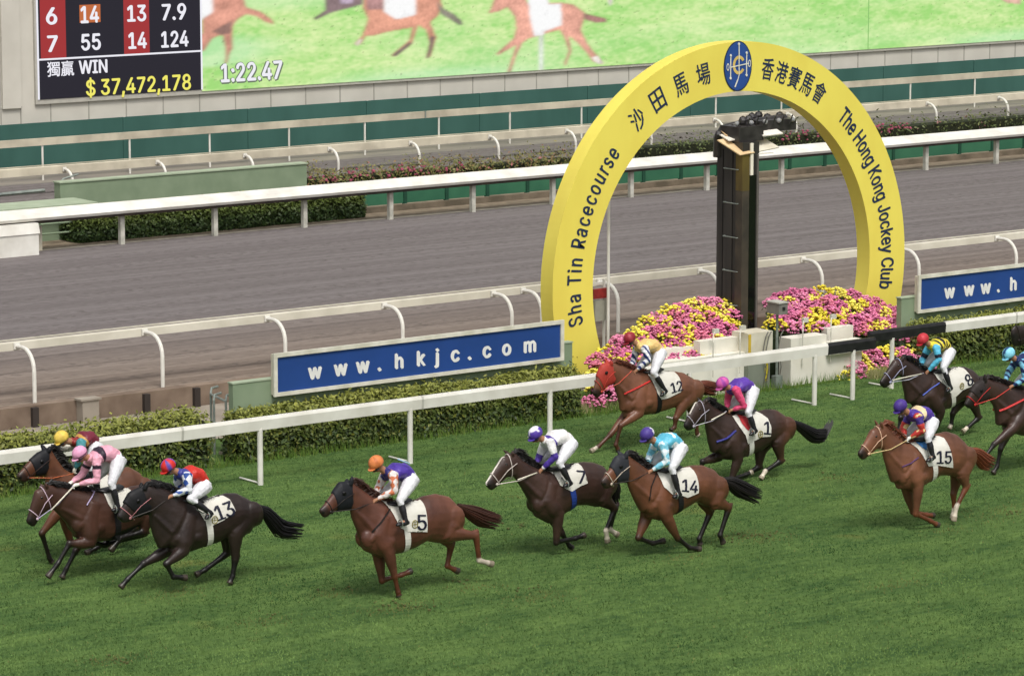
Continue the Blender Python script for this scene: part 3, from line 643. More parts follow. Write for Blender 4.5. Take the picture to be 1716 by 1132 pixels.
# ------------------------------------------------------------------ web address boards
YB = 57.95
def board(label, blabel, x0s, x1s, z0s, z1s, xb0, xb1, zb, tx0, tx1):
    r = empty('sign_wall', ((xb0+xb1)/2, YB, 0), blabel, 'sign wall')
    mb = MB(); mb.box(xb0, xb1, 58.06, 58.22, 0, zb); mb.build('wall', M_sage, r)
    mb = MB(); mb.box(xb0-.015, xb1+.015, 58.045, 58.235, zb+.002, zb+.03); mb.build('cap', M_sage_light, r)
    s = empty('web_address_board', ((x0s+x1s)/2, YB, 0), label, 'sign board')
    mb = MB(); mb.box(x0s, x1s, YB-.005, 58.055, z0s, z1s); mb.build('backing', M_cream, s)
    mb = MB(); q = .055; y0 = YB-.04; y1 = YB-.007
    mb.box(x0s-.03, x1s+.03, y0-.02, y1, z1s-q, z1s+.03); mb.box(x0s-.03, x1s+.03, y0-.02, y1, z0s-.02, z0s+q)
    mb.box(x0s-.03, x0s+q, y0-.018, y1, z0s+q, z1s-q); mb.box(x1s-q, x1s+.03, y0-.018, y1, z0s+q, z1s-q); mb.build('frame', mat('board_frame', 'dcd9cc', .45, 'c2bfae', 3), s)
    mb = MB(); mb.box(x0s+q+.002, x1s-q-.002, YB-.02, YB-.0065, z0s+q+.002, z1s-q-.002); mb.build('face', mat('board_blue', '27488a', .4, '24437f', .9), s)
    # letters widely spaced: place each on its own
    mb = MB(); n = 0; body = 'www.hkjc.com'; Wd = {'w': .34, '.': .12, 'h': .27, 'k': .27, 'j': .13, 'c': .27, 'o': .28, 'm': .40}
    pos = [0, .08+.0, .163, .243, .315+.0, .40, .478, .535, .615, .685+.0, .77, .86]
    xh = .385*(z1s-z0s)
    cpos = LETP
    for chh, u in zip(body, cpos):
        V, Fc = text2d(chh, .036, 1., False, 1.); mb = MB(); V = V.copy(); k = xh/.546 * 1.0   # x-height of the face is .546 em
        cx = (V[:, 0].max())/2; V[:, 0] = (V[:, 0]-cx)*k*.98; V[:, 1] *= k; V[:, 2] *= 1
        xx = tx0+(tx1-tx0)*u; zz = z0s+.30*(z1s-z0s)
        mb.add(np.stack([xx+V[:, 0], YB-.021-.004*V[:, 2], zz+V[:, 1]], 1), Fc); mb.build('letter', mat('board_white', 'e9e9e6', .45), s)
    return s
# centres of the letters, read off the photograph along the first board
_px = [527, 570, 607, 635, 668, 705, 731, 762, 786, 815, 848, 887]
_x = [X(q, 655-.135*(q-457), YB) for q in _px]; LETP = [(q-_x[0])/(_x[-1]-_x[0]) for q in _x]
xs0, xs1 = X(459, 630, YB), X(941, 570, YB)
zA, zB_ = (Zh(458, 663, YB)+Zh(942, 601, YB))/2, (Zh(457, 594, YB)+Zh(941, 538, YB))/2
board('blue board reading www.hkjc.com in white, left of the arch', 'sage green wall behind the blue board left of the arch', xs0, xs1, zA, zB_, X(389, 700, 58.1), X(957, 600, 58.1), 1.50, _x[0], _x[-1])
xr0 = X(1538, 490, YB); d = xr0-xs0
board('blue board cut off by the right edge of the photo, reading only www.h', 'sage green wall behind the blue board at the right edge', xr0, xr0+(xs1-xs0), zA+.05, zB_+.06, X(1508, 540, 58.1), xr0+(xs1-xs0)+.3, 1.58, _x[0]+d+.02, _x[-1]+d+.02)
# small galvanised gate left of the green wall
r = empty('metal_gate', (X(372, 700, 58.6), 58.6, 0), 'small galvanised tube gate at the end of the sage green wall', 'gate')
x0, x1 = X(358, 690, 59.2), X(386, 690, 58.3)
for (xa, ya) in ((x0, 59.3), (x0+.32, 59.0), (x1-.2, 58.6), (x1-.04, 58.4)):
    mb = MB(); mb.tube([(xa, ya, 0), (xa, ya, 1.12), (xa+.08, ya+.1, 1.2), (xa+.25, ya+.12, 1.22)], .025, 6); mb.build('post', M_steel, r)
for z in (.55, 1.1): mb = MB(); mb.tube([(x0, 59.3, z), (x1-.04, 58.4, z)], .025, 6); mb.build('rail', M_steel, r)
mb = MB(); mb.box(x0-.1, x1-.1, 57.95, 58.02, 0, .06); mb.box(x0-.1, x1-.12, 58.5, 58.57, 0, .06); mb.build('sill', M_conc, r)

# ------------------------------------------------------------------ the winning post: tall dark judges' mirror cabinet
YT_ = 59.3; xt = X(1243, 400, YT_); xt1 = X(1272, 400, YT_); zt_ = Zh(1243, 262, YT_)
# depth so that the back left corner falls at px 1199
lo, hi = .2, 3
for _ in range(40):
    m_ = (lo+hi)/2; v = np.array([xt, YT_+m_, 3])-_C; px = 858+FP*(v@_R)/(v@_F)
    if px > 1199: lo = m_
    else: hi = m_
TD = lo
M_tow = mat('dark_bronze', '3a3734', .33, '2c2a28', 1.2, stretch=(6, 6, .3), spec=.5)
tw = empty('winning_post', (xt, YT_, 0), 'tall dark mirrored winning post standing inside the yellow arch', 'winning post')
ztop = 5.35
mb = MB(); mb.box(xt+.03, xt1, YT_+.03, YT_+TD, 0, ztop); mb.build('cabinet', M_tow, tw)
mb = MB(); mb.box(xt-.01, xt+.2, YT_-.01, YT_+.22, 0, ztop-1.1); mb.build('corner_panel', mat('corner_bronze', '4d463c', .35, '3a3631', 2), tw); mb = MB(); mb.box(xt-.012, xt+.2, YT_-.012, YT_+.22, ztop-1.098, ztop-.25); mb.build('upper_corner_panel', mat('upper_corner_gold', '93803f', .35, '6a5c3c', .7, stretch=(1, 1, .5), metal=.5), tw)  # corner coloured golden over its upper length, darker below
mb = MB(); wv = xt1-xt; mb.box(xt+.22, xt1-.10, YT_+.01, YT_+.028, .3, ztop-.75); mb.build('mirror_slot', mat('black_glass', '0b0b0e', .12, spec=.6), tw)
mb = MB(); mb.box(xt1-.085, xt1-.055, YT_-.02, YT_+.028, .3, ztop-.3); mb.build('edge_strip', mat('edge_grey', '6a6660', .4), tw)
mb = MB(); mb.box(xt+.22, xt+.30, YT_-.03, YT_+.008, ztop-.75, ztop-.02); mb.build('light_tube', mat('tube_white', 'f1ead8', .4), tw)
for k in range(6):
    z = ztop-.62-k*.78
    mb = MB(); mb.tube([(xt+.03, YT_+.12, z), (xt-.05, YT_+.13, z), (xt-.05, YT_+.60, z), (xt+.03, YT_+.62, z)], .014, 6); mb.build('rung', M_steel, tw)
mb = MB()
for yy in (.36, .70): mb.box(xt+.018, xt+.029, YT_+yy, YT_+yy+.012, .3, ztop-.2)
mb.build('seam', mat('seam_dark', '1a1917', .5), tw)
# head of the post: dark lamp frame with pale visors
M_vis = mat('visor', 'dcc39a', .5, 'c7a77c', 3); M_visw = mat('visor_white', 'ece6da', .5)
mb = MB()
mb.tube([(xt+.03, YT_+TD, ztop-.4), (xt+.02, YT_+TD-.02, ztop+.05), (xt+.1, YT_+TD*.9, ztop+.24), (xt+.5, YT_+TD*.7, ztop+.34), (xt+1.9, YT_+TD*.8, ztop+.40)], .10, 8)
mb.box(xt+.02, xt+.75, YT_+.15, YT_+TD-.1, ztop+.005, ztop+.34); mb.box(xt+.80, xt+1.92, YT_+.35, YT_+TD, ztop+.16, ztop+.42)
for k in range(9):
    t = k/8; mb.ell((xt+.0+t*1.9, YT_+TD*(.9-.3*math.sin(t*6)), ztop+.16+.28*math.sin(min(1, t*3)*1.4)+random.uniform(-.05, .05)), (.11, .09, .10), n=7, m=4)
for k in range(7): mb.tube([(xt+.1+.26*k, YT_+.3, ztop+.3), (xt+.16+.26*k, YT_+.25, ztop+.52)], .018, 5)
mb.build('lamp_frame', mat('frame_dark', '242122', .3, '3a3736', 5, spec=.6), tw)
for k in range(5):
    mb = MB(); mb.ell((xt+.12+.42*k, YT_+.34, ztop+.40), (.07, .06, .06), n=10, m=6); mb.build('lamp', mat('lamp_glass', '8e8f90', .12, spec=.8), tw)
def visor(c, ux, uy, m, th=.012):
    c = np.array(c, float); ux = np.array(ux, float); uy = np.array(uy, float); n = np.cross(ux, uy); n /= np.linalg.norm(n); n *= th
    mb = MB(); P = [c, c+ux, c+ux+uy, c+uy]; mb.hexa([p-n for p in P]+[p+n for p in P]); mb.build('visor', m, tw)
visor((xt-.12, YT_-.05, ztop-.27), (.44, 0, .03), (-.16, .62, .30), M_vis)
visor((xt-.16, YT_+.30, ztop+.03), (.58, 0, .06), (.12, .5, .10), M_visw)
visor((xt-.02, YT_+.55, ztop+.11), (.62, 0, .05), (.05, .30, .12), M_vis)
visor((xt+.70, YT_+.1, ztop+.10), (.60, 0, .02), (.05, .45, .14), M_visw)
visor((xt+.78, YT_+.36, ztop+.2), (.72, 0, .05), (.02, .4, .15), M_vis)
visor((xt+.52, YT_+.05, ztop-.24), (.62, 0, .06), (-.2, .55, .28), M_cream)
mb = MB(); mb.box(xt+.50, xt+.95, YT_+.02, YT_+.045, ztop-.3, ztop-.27); mb.box(xt+.52, xt+.7, YT_+.25, YT_+.27, 4.62, 4.66); mb.build('bracket', M_visw, tw)

# flagpole and tote box left of the post
r = empty('flagpole', (X(1019, 560, 60.9), 60.9, 0), 'thin white pole rising beside the left leg of the arch', 'pole')
x = X(1019, 560, 60.9); mb = MB(); mb.tube([(x, 60.9, 0), (x, 60.9, 4.35)], .035, 8); mb.build('pole', M_white, r)
mb = MB(); mb.ell((x, 60.9, 4.37), (.05, .05, .05), n=8, m=5); mb.build('finial', M_white, r)
r = empty('marker_frame', (X(1003, 560, 61.2), 61.2, 0), 'small white frame holding a red plate and a grey box beside the arch leg', 'frame')
x0, x1 = X(997, 500, 61.2), X(1011, 500, 61.2)
for x in (x0-.14, x1+.02):
    mb = MB(); mb.tube([(x, 61.2, 0), (x, 61.2, Zh(1011, 468, 61.2)+(0 if x > x0 else .12))], .035, 8); mb.build('post', M_white, r)
for yy in (475, 590): mb = MB(); z = Zh(1003, yy, 61.2); mb.box(x0-.12, x1, 61.18, 61.22, z-.03, z+.03); mb.build('bar', M_white, r)
mb = MB(); mb.box(x0-.12, x1+.06, 61.08, 61.17, Zh(1003, 500, 61.1), Zh(1003, 484, 61.1)); mb.build('red_plate', mat('marker_red', '9c3330', .5, '7d2a28', 8), r)
mb = MB(); mb.box(x0-.1, x1, 61.06, 61.17, Zh(1003, 537, 61.1), Zh(1003, 503, 61.1)); mb.build('box', mat('box_grey', '9b9a8c', .6), r)

# ------------------------------------------------------------------ flower beds
def flower_bed(label, A, B, C_, D, bulge, nu, nv, seed, front_low=0.):
    """a bank of potted chrysanthemums; A,B front edge, D,C back edge (world points on the bank's surface)"""
    A, B, C_, D = map(lambda q: np.array(q, float), (A, B, C_, D)); rs = random.Random(seed)
    r = empty('flower_bed', ((A+B)/2*[1, 1, 0]), label, 'flower bed')
    def S(u, v):
        p = (A*(1-u)+B*u)*(1-v)+(D*(1-u)+C_*u)*v; return p+np.array([0, 0, bulge*math.sin(math.pi*u)*(.3+.7*v)])
    pk, yl, gr = MB(), MB(), MB()
    ico = [(0, 0, 1), (.94, 0, .33), (.29, .9, .33), (-.76, .55, .33), (-.76, -.55, .33), (.29, -.9, .33), (.0, 0, -.6)]
    IF = [(0, 1, 2), (0, 2, 3), (0, 3, 4), (0, 4, 5), (0, 5, 1), (1, 6, 2), (2, 6, 3), (3, 6, 4), (4, 6, 5), (5, 6, 1)]; ico = np.array(ico)
    for i in range(nu):
        for j in range(nv):
            u = (i+.5+rs.uniform(-.25, .25)+(.5 if j % 2 else 0))/nu; v = (j+.5+rs.uniform(-.25, .25))/nv
            if u > 1: continue
            c = S(u, v); pink = ((i+2*j+seed) % 7 not in (0, 2, 5, 4) or (i+j) % 5 == 1) if rs.random() > .12 else rs.random() < .5
            Rr = rs.uniform(.24, .31); tgt = pk if pink else yl
            base = lin(rs.choice(['d4799d', 'dc88a9', 'c76b92', 'd57a92'])) if pink else lin(rs.choice(['e6d84e', 'ece062', 'dccb40']))
            n = 120 if pink else 62; sz = .042 if pink else .047
            for k in range(n):
                th = rs.random()*2*math.pi; ph = math.acos(1-.95*rs.random()); rr = Rr*rs.uniform(.85, 1.08)
                p = c+np.array([math.sin(ph)*math.cos(th), math.sin(ph)*math.sin(th), math.cos(ph)*.85])*rr; s = sz*rs.uniform(.7, 1.25)
                b = np.array(base)*rs.uniform(.7, 1.2); tgt.add(p+ico*s, IF, b)
            for k in range(60):
                th = rs.random()*2*math.pi; rr = Rr*rs.uniform(.6, 1.15); p = c+np.array([math.cos(th)*rr, math.sin(th)*rr, rs.uniform(-.16, .09)]); a = np.array([rs.gauss(0, 1), rs.gauss(0, 1), rs.gauss(0, .6)]); a /= np.linalg.norm(a); b = np.cross(a, [0, 0, 1.]); s = .05
                gr.add([p-a*s, p-b*s*.5, p+a*s, p+b*s*.5], [(0, 1, 2, 3)], lin(rs.choice(['2f4520', '3d552a', '4c6130'])))
    g = 14; V = []; Fc = []
    for j in range(g+1):
        for i in range(g+1): V.append(S(i/g, j/g)-[0, 0, .1])
    for j in range(g):
        for i in range(g): a = j*(g+1)+i; Fc.append((a, a+1, a+g+2, a+g+1))
    # skirt down to the ground, so that the bank is solid
    rim = [i for i in range(g+1)]+[(j+1)*(g+1)-1 for j in range(1, g+1)]+[g*(g+1)+i for i in range(g-1, -1, -1)]+[j*(g+1) for j in range(g-1, 0, -1)]
    b0 = len(V); V += [(V[q][0], V[q][1], 0) for q in rim]; n = len(rim)
    for q in range(n): Fc.append((rim[q], rim[(q+1) % n], b0+(q+1) % n, b0+q))
    mb = MB(); mb.add(V, Fc); mb.build('bank', mat('bed_green', '26331a', .95, '1b2412', 9), r)
    pk.build('pink_flowers', vmat('petals', .6, .2, .2, 30), r, vc=True); yl.build('yellow_flowers', vmat('petals'), r, vc=True); gr.build('foliage', vmat('leaf'), r, vc=True)
def pz(px, py, Y): return hy(px, py, Y)
flower_bed('bank of pink and yellow chrysanthemums left of the winning post', pz(985, 692, 57.7), pz(1250, 580, 58.3), pz(1222, 508, 60.2), pz(995, 615, 59.0), .42, 12, 7, 3)
flower_bed('bank of pink and yellow chrysanthemums right of the winning post', pz(1285, 560, 58.6), pz(1570, 586, 57.9), pz(1555, 560, 58.8), pz(1288, 502, 60.3), .46, 12, 6, 5)
flower_bed('low row of pink and yellow chrysanthemums behind the black rail section', pz(1405, 648, 57.6), pz(1560, 632, 57.3), pz(1560, 590, 57.9), pz(1405, 604, 57.9), .05, 7, 3, 9)
# white concrete planters and gear in front of the flowers
def planter(label, boxes):
    xs = [b[0] for b in boxes]+[b[1] for b in boxes]; ys = min(b[2] for b in boxes)
    r = empty('planter', ((min(xs)+max(xs))/2, ys, 0), label, 'planter')
    for i, b in enumerate(boxes): mb = MB(); mb.box(*b); mb.build('trough', mat('planter_white', 'e6e3d8', .7, 'd6d2c4', 1.2, bump=.1), r)
    return r
yP = 57.75
planter('white stepped planter below the flowers left of the winning post', [(X(1100, 640, yP), X(1250, 640, yP), yP, 58.2, 0, .88), (X(1108, 590, 58.2), X(1172, 590, 58.2)-.002, 58.205, 58.5, 0, 1.06), (X(1172, 590, 58.0), X(1252, 570, 58.0), 57.98, 58.202, .885, 1.19)])
planter('white stepped planter with pipes below the flowers right of the winning post', [(X(1325, 620, 57.6), X(1444, 600, 57.6), 57.6, 58.0, 0, .62), (X(1325, 600, 57.7), X(1385, 590, 57.7), 57.7, 58.1, .622, 1.05), (X(1388, 590, 57.5), X(1452, 590, 57.5), 57.45, 57.9, .622, .86), (X(1386, 570, 58.1), X(1430, 560, 58.1), 58.105, 58.3, 0, 1.10)])
r = empty('control_cabinet', (X(1275, 640, 57.6), 57.6, 0), 'grey cabinet with a cream top and a yellow warning strip between the planters', 'cabinet')
xa, xb = X(1254, 620, 57.6), X(1290, 620, 57.6)
mb = MB(); mb.box(xa, xb, 57.6, 58.1, .02, .78); mb.build('body', mat('cabinet_grey', '7f8578', .6, '747a6e', 2), r)
mb = MB(); mb.box(xa+.02, xb+.12, 57.65, 58.2, .782, 1.30); mb.build('top', M_cream, r)
mb = MB(); mb.box(xb-.15, xb-.07, 57.585, 57.598, .2, .66); mb.build('warning_strip', mat('strip_yellow', 'd6c528', .5, '6d6a20', 14, ramp=(.45, .5)), r)
mb = MB(); mb.box(xa+.03, xa+.10, 57.63, 57.648, .80, 1.28); mb.build('yellow_stripe', mat('stripe_ochre', 'c8a93a', .5), r)
r = empty('camera_box', (X(1310, 640, 57.5), 57.5, 0), 'grey metal camera box on a thin post before the right flower bank', 'camera')
x = X(1311, 600, 57.5); zc = Zh(1318, 524, 57.5); x0 = X(1303, 515, 57.4)
mb = MB(); mb.box(x0, x0+.26, 57.35, 57.75, zc, zc+.25); mb.build('housing', mat('housing_grey', '6e6c66', .5, '7b7972', 6), r)
mb = MB(); mb.box(x0-.02, x0+.28, 57.33, 57.77, zc+.252, zc+.28); mb.build('lid', mat('lid_grey', 'b5b3aa', .5), r)
mb = MB(); mb.box(x0+.10, x0+.17, 57.33, 57.348, zc+.1, zc+.17); mb.build('lens', M_black, r)
mb = MB(); mb.tube([(x0+.1, 57.52, 0), (x0+.1, 57.52, zc)], .03, 8); mb.build('post', M_steel, r)
mb = MB()
for dx, dy in ((-.25, .0), (-.16, .03), (.2, .02)):
    mb.tube([(x0+dx, 57.56+dy, .05), (x0+dx+.02, 57.5, .5), (x0+dx-.02, 57.56, .9), (x0+dx+.04, 57.55, 1.2), (x0+dx+.16, 57.6, 1.3)], .014, 6)
mb.build('cable', mat('cable_grey', '6f6d66', .5), r)
mb = MB(); mb.box(x0+.02, x0+.22, 57.45, 57.6, .02, .3); mb.build('junction_box', M_steel, r)
# watering pipes over the planters
mb = MB()
for px in (1195, 1240, 1345, 1392):
    x = X(px, 590, 57.55); mb.tube([(x, 57.55, .45), (x, 57.55, 1.22), (x+.06, 57.62, 1.36), (x+.2, 57.75, 1.42)], .014, 6)
    mb.box(x+.18, x+.32, 57.72, 57.8, 1.38, 1.48)
tag(mb.build('watering_pipes', mat('pipe_white', 'cfccbf', .5)), 'thin white spray pipes with small heads on the fronts of the planters', 'pipes')
# dry grass fringe at the foot of the flower banks
def fringe(x0, x1, y, n, label, cols=('9a9468', '7f8a4a', 'b3ab80')):
    V = []; C = []
    for k in range(n):
        x = random.uniform(x0, x1); yy = y+random.gauss(0, .08); h = random.uniform(.08, .3); dx = random.gauss(0, .07); dy = random.gauss(0, .04)
        V += [(x-.008, yy, 0), (x+.008, yy, 0), (x+dx, yy+dy, h)]; C += [lin(random.choice(cols))]*3
    me = bpy.data.meshes.new('tufts'); me.from_pydata(V, [], [(3*i, 3*i+1, 3*i+2) for i in range(n)]); setcol(me, np.array(C))
    tag(link_mesh('tufts', me, MATS['grass_blade']), label, 'grass', kind='stuff')
fringe(X(970, 690, 57.8), X(1050, 680, 57.8), 57.75, 1500, 'dry pale grass tufts at the foot of the left flower bank')
fringe(X(1452, 640, 57.3), X(1545, 630, 57.3), 57.25, 1500, 'dry pale grass tufts at the foot of the right flower bank')
fringe(26, 66, 57.42, 5000, 'rough grass growing along the feet of the hedges', ('4f6a2c', '5d7a34', '6b7d3c'))
# ================================================================== HORSES AND JOCKEYS
M_coat = vmat('horse_coat', .4, .45, .42, 2.6, bump=.7, bscale=6.5)
M_hair = vmat('horse_hair', .5, .4, .2, 20)
M_silk = vmat('racing_silk', .42, .35, .10, 8, bump=.7, bscale=13)
M_skin = vmat('skin', .5, .3, .06, 12)
M_cloth = mat('saddle_cloth_white', 'd8d6ce', .7, 'c6c3b8', 3, bump=.5, bscale=10)
M_num = mat('number_ink', '1a1c2e', .6)
M_leather = mat('leather_black', '17161a', .4, '222126', 9, spec=.5)
M_eye = mat('eye_dark', '0a0808', .1, spec=.8)

def seg_dist(P, a, b):
    a = np.array(a); b = np.array(b); d = b-a; t = np.clip(((P-a)@d)/(d@d+1e-9), 0, 1)
    return np.linalg.norm(P-(a+t[:, None]*d), axis=1), t
def poly_dist(P, pts):
    best = None; bt = None; n = len(pts)-1
    for i in range(n):
        d, t = seg_dist(P, pts[i], pts[i+1]); u = (i+t)
        if best is None: best, bt = d, u
        else: k = d < best; best = np.where(k, d, best); bt = np.where(k, u, bt)
    return best, bt
def ring(t, b, hw, k=18, sc=1.0, sq=.9, low=.0):
    t = np.array(t); b = np.array(b); c = (t+b)/2; h = (t-b)/2*sc; a = np.arange(k)*2*math.pi/k
    ca, sa = np.cos(a), np.sin(a); L = np.sign(sa)*np.abs(sa)**sq*hw*sc*(1-low*ca)
    return c+np.outer(ca, h)+np.outer(L, [0, 1, 0])
def lerp(a, b, t): return np.array(a)*(1-t)+np.array(b)*t

COATS = {'bay': ('623d2a', '17120f'), 'chestnut': ('59362a', '3a241c'), 'dark_bay': ('33241f', '14100f'), 'brown': ('3b2923', '15110f'), 'black_brown': ('2a1f1c', '100d0d'),
         'copper': ('6d4633', '6f3d25'), 'mid_bay': ('432b22', '15110f')}

class Horse:
    def __init__(s, Zm, Y, label, coat, cat='racehorse'):
        s.x0, s.y0, s.s = Zm; s.Y = Y; s.coat = COATS[coat]; s.label = label
    def P(s, x, y, off=0.): return hy(s.x0+x/s.s, s.y0+y/s.s, s.Y+off)
    def build(s, head, neck, torso, nf, ff, nh, fh, tail, ears, socks=(None,)*4, blaze=False, muzzle_dark=True, mane='15110f', hood=None, hoodcol='17171b', points=None, band=None,
              cloth=None, girth=None, girthcol='e2e0d8', bridle='efeade', reins=None, breast=None, number=None, emblem=None, pad=None, croup=None, rearshift=.10):
        P = s.P
        # wide rear sections: the outline seen is the near side's, so the middle plane sits a little further forward
        HD = [(P(a, b), P(c, d), w_) for a, b, c, d, w_ in head]
        NK = [(P(a, b), P(c, d), w_) for a, b, c, d, w_ in neck]
        TR = []
        for i, (a, b, c, d, w_) in enumerate(torso):
            k = rearshift*(i/(len(torso)-1.))**2; sh = np.array([-k, 0, 0]); TR.append((P(a, b)+sh, P(c, d)+sh, w_))
        gx = (TR[2][0][0]+TR[3][0][0])/2
        root = empty('racehorse', (gx, s.Y, 0), s.label, 'horse', 'racehorses galloping to the finish'); s.root = root
        mb = MB(); k = 20
        tr = [ring(t, b, w_, k, low=.08) for t, b, w_ in TR]
        f = TR[0]; c0 = (f[0]+f[1])/2+np.array([-.06, 0, 0]); tr = [c0+(tr[0]-(f[0]+f[1])/2)*.55]+tr
        l = TR[-1]; c1 = (l[0]+l[1])/2+np.array([.05, 0, 0]); tr = tr+[c1+(tr[-1]-(l[0]+l[1])/2)*.55]
        mb.loft(tr)
        nk = [ring(t, b, w_, k) for t, b, w_ in NK]; mid = ((TR[1][0]+TR[1][1])/2*.5+(TR[0][0]+TR[0][1])/2*.5)
        e = NK[-1]; nk.append(mid+(nk[-1]-(e[0]+e[1])/2)*.8); st = NK[0]; nk = [((HD[0][0]+HD[0][1])/2)+(nk[0]-(st[0]+st[1])/2)*.8]+nk
        mb.loft(nk)
        hd = [ring(t, b, w_, k) for t, b, w_ in HD]; e = HD[-1]; ce = (e[0]+e[1])/2; pv = (HD[-2][0]+HD[-2][1])/2; dv = ce-pv; dv /= np.linalg.norm(dv)
        hd.append(ce+dv*.035+(hd[-1]-ce)*.6); st = HD[0]; cs = (st[0]+st[1])/2; hd = [cs-dv*.05+(hd[0]-cs)*.6]+hd
        mb.loft(hd)
        # cheek, withers
        j = (HD[0][0]*.35+HD[0][1]*.65); mb.ell(j+dv*.06, (.10, .085, .11), n=12, m=8)
        # ears
        for i, (ex_, ey_) in enumerate(ears):
            off = .07 if i == 0 else -.07; tip = P(ex_, ey_, off); base = HD[0][0]*.8+HD[1][0]*.2+np.array([0, off*.8, -.03])
            m_ = lerp(base, tip, .5); mb.tube([base, m_, tip], [.035, .036, .012], 8, rb=[.03, .03, .012])
        # legs
        legs = []
        for i, L in enumerate((nf, ff)):
            if L is None: legs.append(None); continue
            o = -.15 if i == 0 else .15; q = [P(x, y, o*(1 if j == 0 else .8)) for j, (x, y) in enumerate(L)]
            q[3][2] = max(q[3][2], .03); q[2][2] = max(q[2][2], .08)
            legs.append(q); el, kn, fe, to = q; sh = (TR[0][0]*.42+TR[0][1]*.58)*.5+(TR[1][0]*.45+TR[1][1]*.55)*.5+np.array([0, o*.85, 0])
            mb.tube([sh+np.array([.12, 0, .28]), sh, lerp(sh, el, .6), el], [.14, .19, .16, .115], 14, ref=(0, 1, 0), rb=[.06, .10, .11, .085])
            mb.tube([lerp(sh, el, .7), el, lerp(el, kn, .35), lerp(el, kn, .75), lerp(el, kn, .94), kn, lerp(kn, fe, .1), lerp(kn, fe, .4), lerp(kn, fe, .85), fe], [.13, .12, .105, .072, .062, .064, .054, .044, .044, .052], 10, ref=(0, 1, 0), rb=[.10, .095, .085, .062, .056, .058, .048, .038, .038, .046])
            mb.tube([fe, lerp(fe, to, .45), lerp(fe, to, .6), lerp(fe, to, 1.)], [.05, .043, .053, .068], 10, ref=(0, 1, 0), rb=[.046, .042, .05, .062])
            mb.ell(kn, (.066, .062, .07)); mb.ell(fe, (.054, .052, .054))
        for i, L in enumerate((nh, fh)):
            if L is None: legs.append(None); continue
            o = -.15 if i == 0 else .15; q = [P(x, y, o) for x, y in L]
            q[3][2] = max(q[3][2], .03); q[2][2] = max(q[2][2], .08)
            legs.append(q); stf, ho, fe, to = q; a = TR[-2]; hip = a[0]*.62+a[1]*.38+np.array([0, o*.8, 0])
            mb.tube([hip, lerp(hip, stf, .55), stf, lerp(stf, ho, .3)], [.21, .205, .165, .115], 14, ref=(0, 1, 0), rb=[.10, .125, .12, .09])
            mb.tube([stf, lerp(stf, ho, .3), lerp(stf, ho, .6), lerp(stf, ho, .88), ho, lerp(ho, fe, .15), lerp(ho, fe, .5), lerp(ho, fe, .88), fe], [.155, .13, .096, .075, .078, .066, .05, .048, .054], 10, ref=(0, 1, 0), rb=[.12, .10, .08, .06, .062, .054, .044, .042, .048])
            mb.tube([fe, lerp(fe, to, .45), lerp(fe, to, .6), lerp(fe, to, 1.)], [.052, .044, .054, .068], 10, ref=(0, 1, 0), rb=[.046, .042, .05, .06])
            d = ho-fe; d /= np.linalg.norm(d); bk_ = np.cross([0, 1., 0], d); bk_ = bk_ if bk_[0] > 0 else -bk_; mb.ell(ho, (.068, .055, .068)); mb.tube([ho-d*.10+bk_*.02, ho+bk_*.035, ho+d*.075+bk_*.055, lerp(ho, stf, .45)+bk_*.03], [.03, .036, .036, .03], 8); mb.ell(fe, (.056, .052, .056))
        # muscle masses: chest, ribs, haunch
        c = (TR[0][0]*.3+TR[0][1]*.7); mb.ell(c+np.array([-.02, -.08, 0]), (.14, .10, .17)); mb.ell(c+np.array([-.02, .08, 0]), (.14, .10, .17))
        a = TR[-2]; c = a[0]*.55+a[1]*.45
        for o in (-.13, .13): mb.ell(c+np.array([.0, o, 0]), (.24, .12, .23))
        a = TR[-1]; c = a[0]*.45+a[1]*.55
        for o in (-.09, .09): mb.ell(c+np.array([-.04, o, 0]), (.15, .10, .18))
        # shoulder blade, triceps and stifle folds standing a little proud
        for o in (-1, 1):
            a = lerp(TR[1][0], TR[1][1], .22)+np.array([.02, o*TR[1][2]*.62, 0]); b = lerp(TR[0][0], TR[0][1], .74)+np.array([-.02, o*TR[0][2]*.9, 0]); mb.tube([a, lerp(a, b, .5), b], [.05, .08, .06], 12, ref=(0, 1, 0), rb=[.03, .06, .04])
            c = lerp(TR[1][0], TR[1][1], .68)+np.array([.05, o*TR[1][2]*.72, 0]); mb.ell(c, (.13, .085, .12))
            c = lerp(TR[6][0], TR[6][1], .78)+np.array([-.10, o*TR[6][2]*.66, 0]); mb.ell(c, (.12, .075, .14))
            a = lerp(NK[1][0], NK[1][1], .72)+np.array([0, o*NK[1][2]*.55, 0]); b = lerp(NK[3][0], NK[3][1], .66)+np.array([0, o*NK[3][2]*.72, 0]); mb.tube([a, lerp(a, b, .5), b], [.045, .055, .06], 8, rb=[.045, .055, .06])
        me = remesh(mb, .0165, 7, .5); V = mverts(me).copy(); s.V = V
        # coat colour
        base, pt = np.array(lin(s.coat[0])), np.array(lin(points or s.coat[1])); C = np.tile(base, (len(V), 1))
        def mixin(C, w_, col): w_ = np.clip(w_, 0, 1)[:, None]; return C*(1-w_)+np.array(col)*w_
        zt = max(t[0][2] for t in TR)
        C *= (1+.12*np.sin(V[:, 0]*5+V[:, 2]*7))[:, None]
        if croup:
            a_ = lerp(TR[6][0], TR[6][1], .5); C = mixin(C, np.clip((V[:, 0]-TR[4][0][0])/(TR[6][0][0]-TR[4][0][0]), 0, 1)*.85, lin(croup))
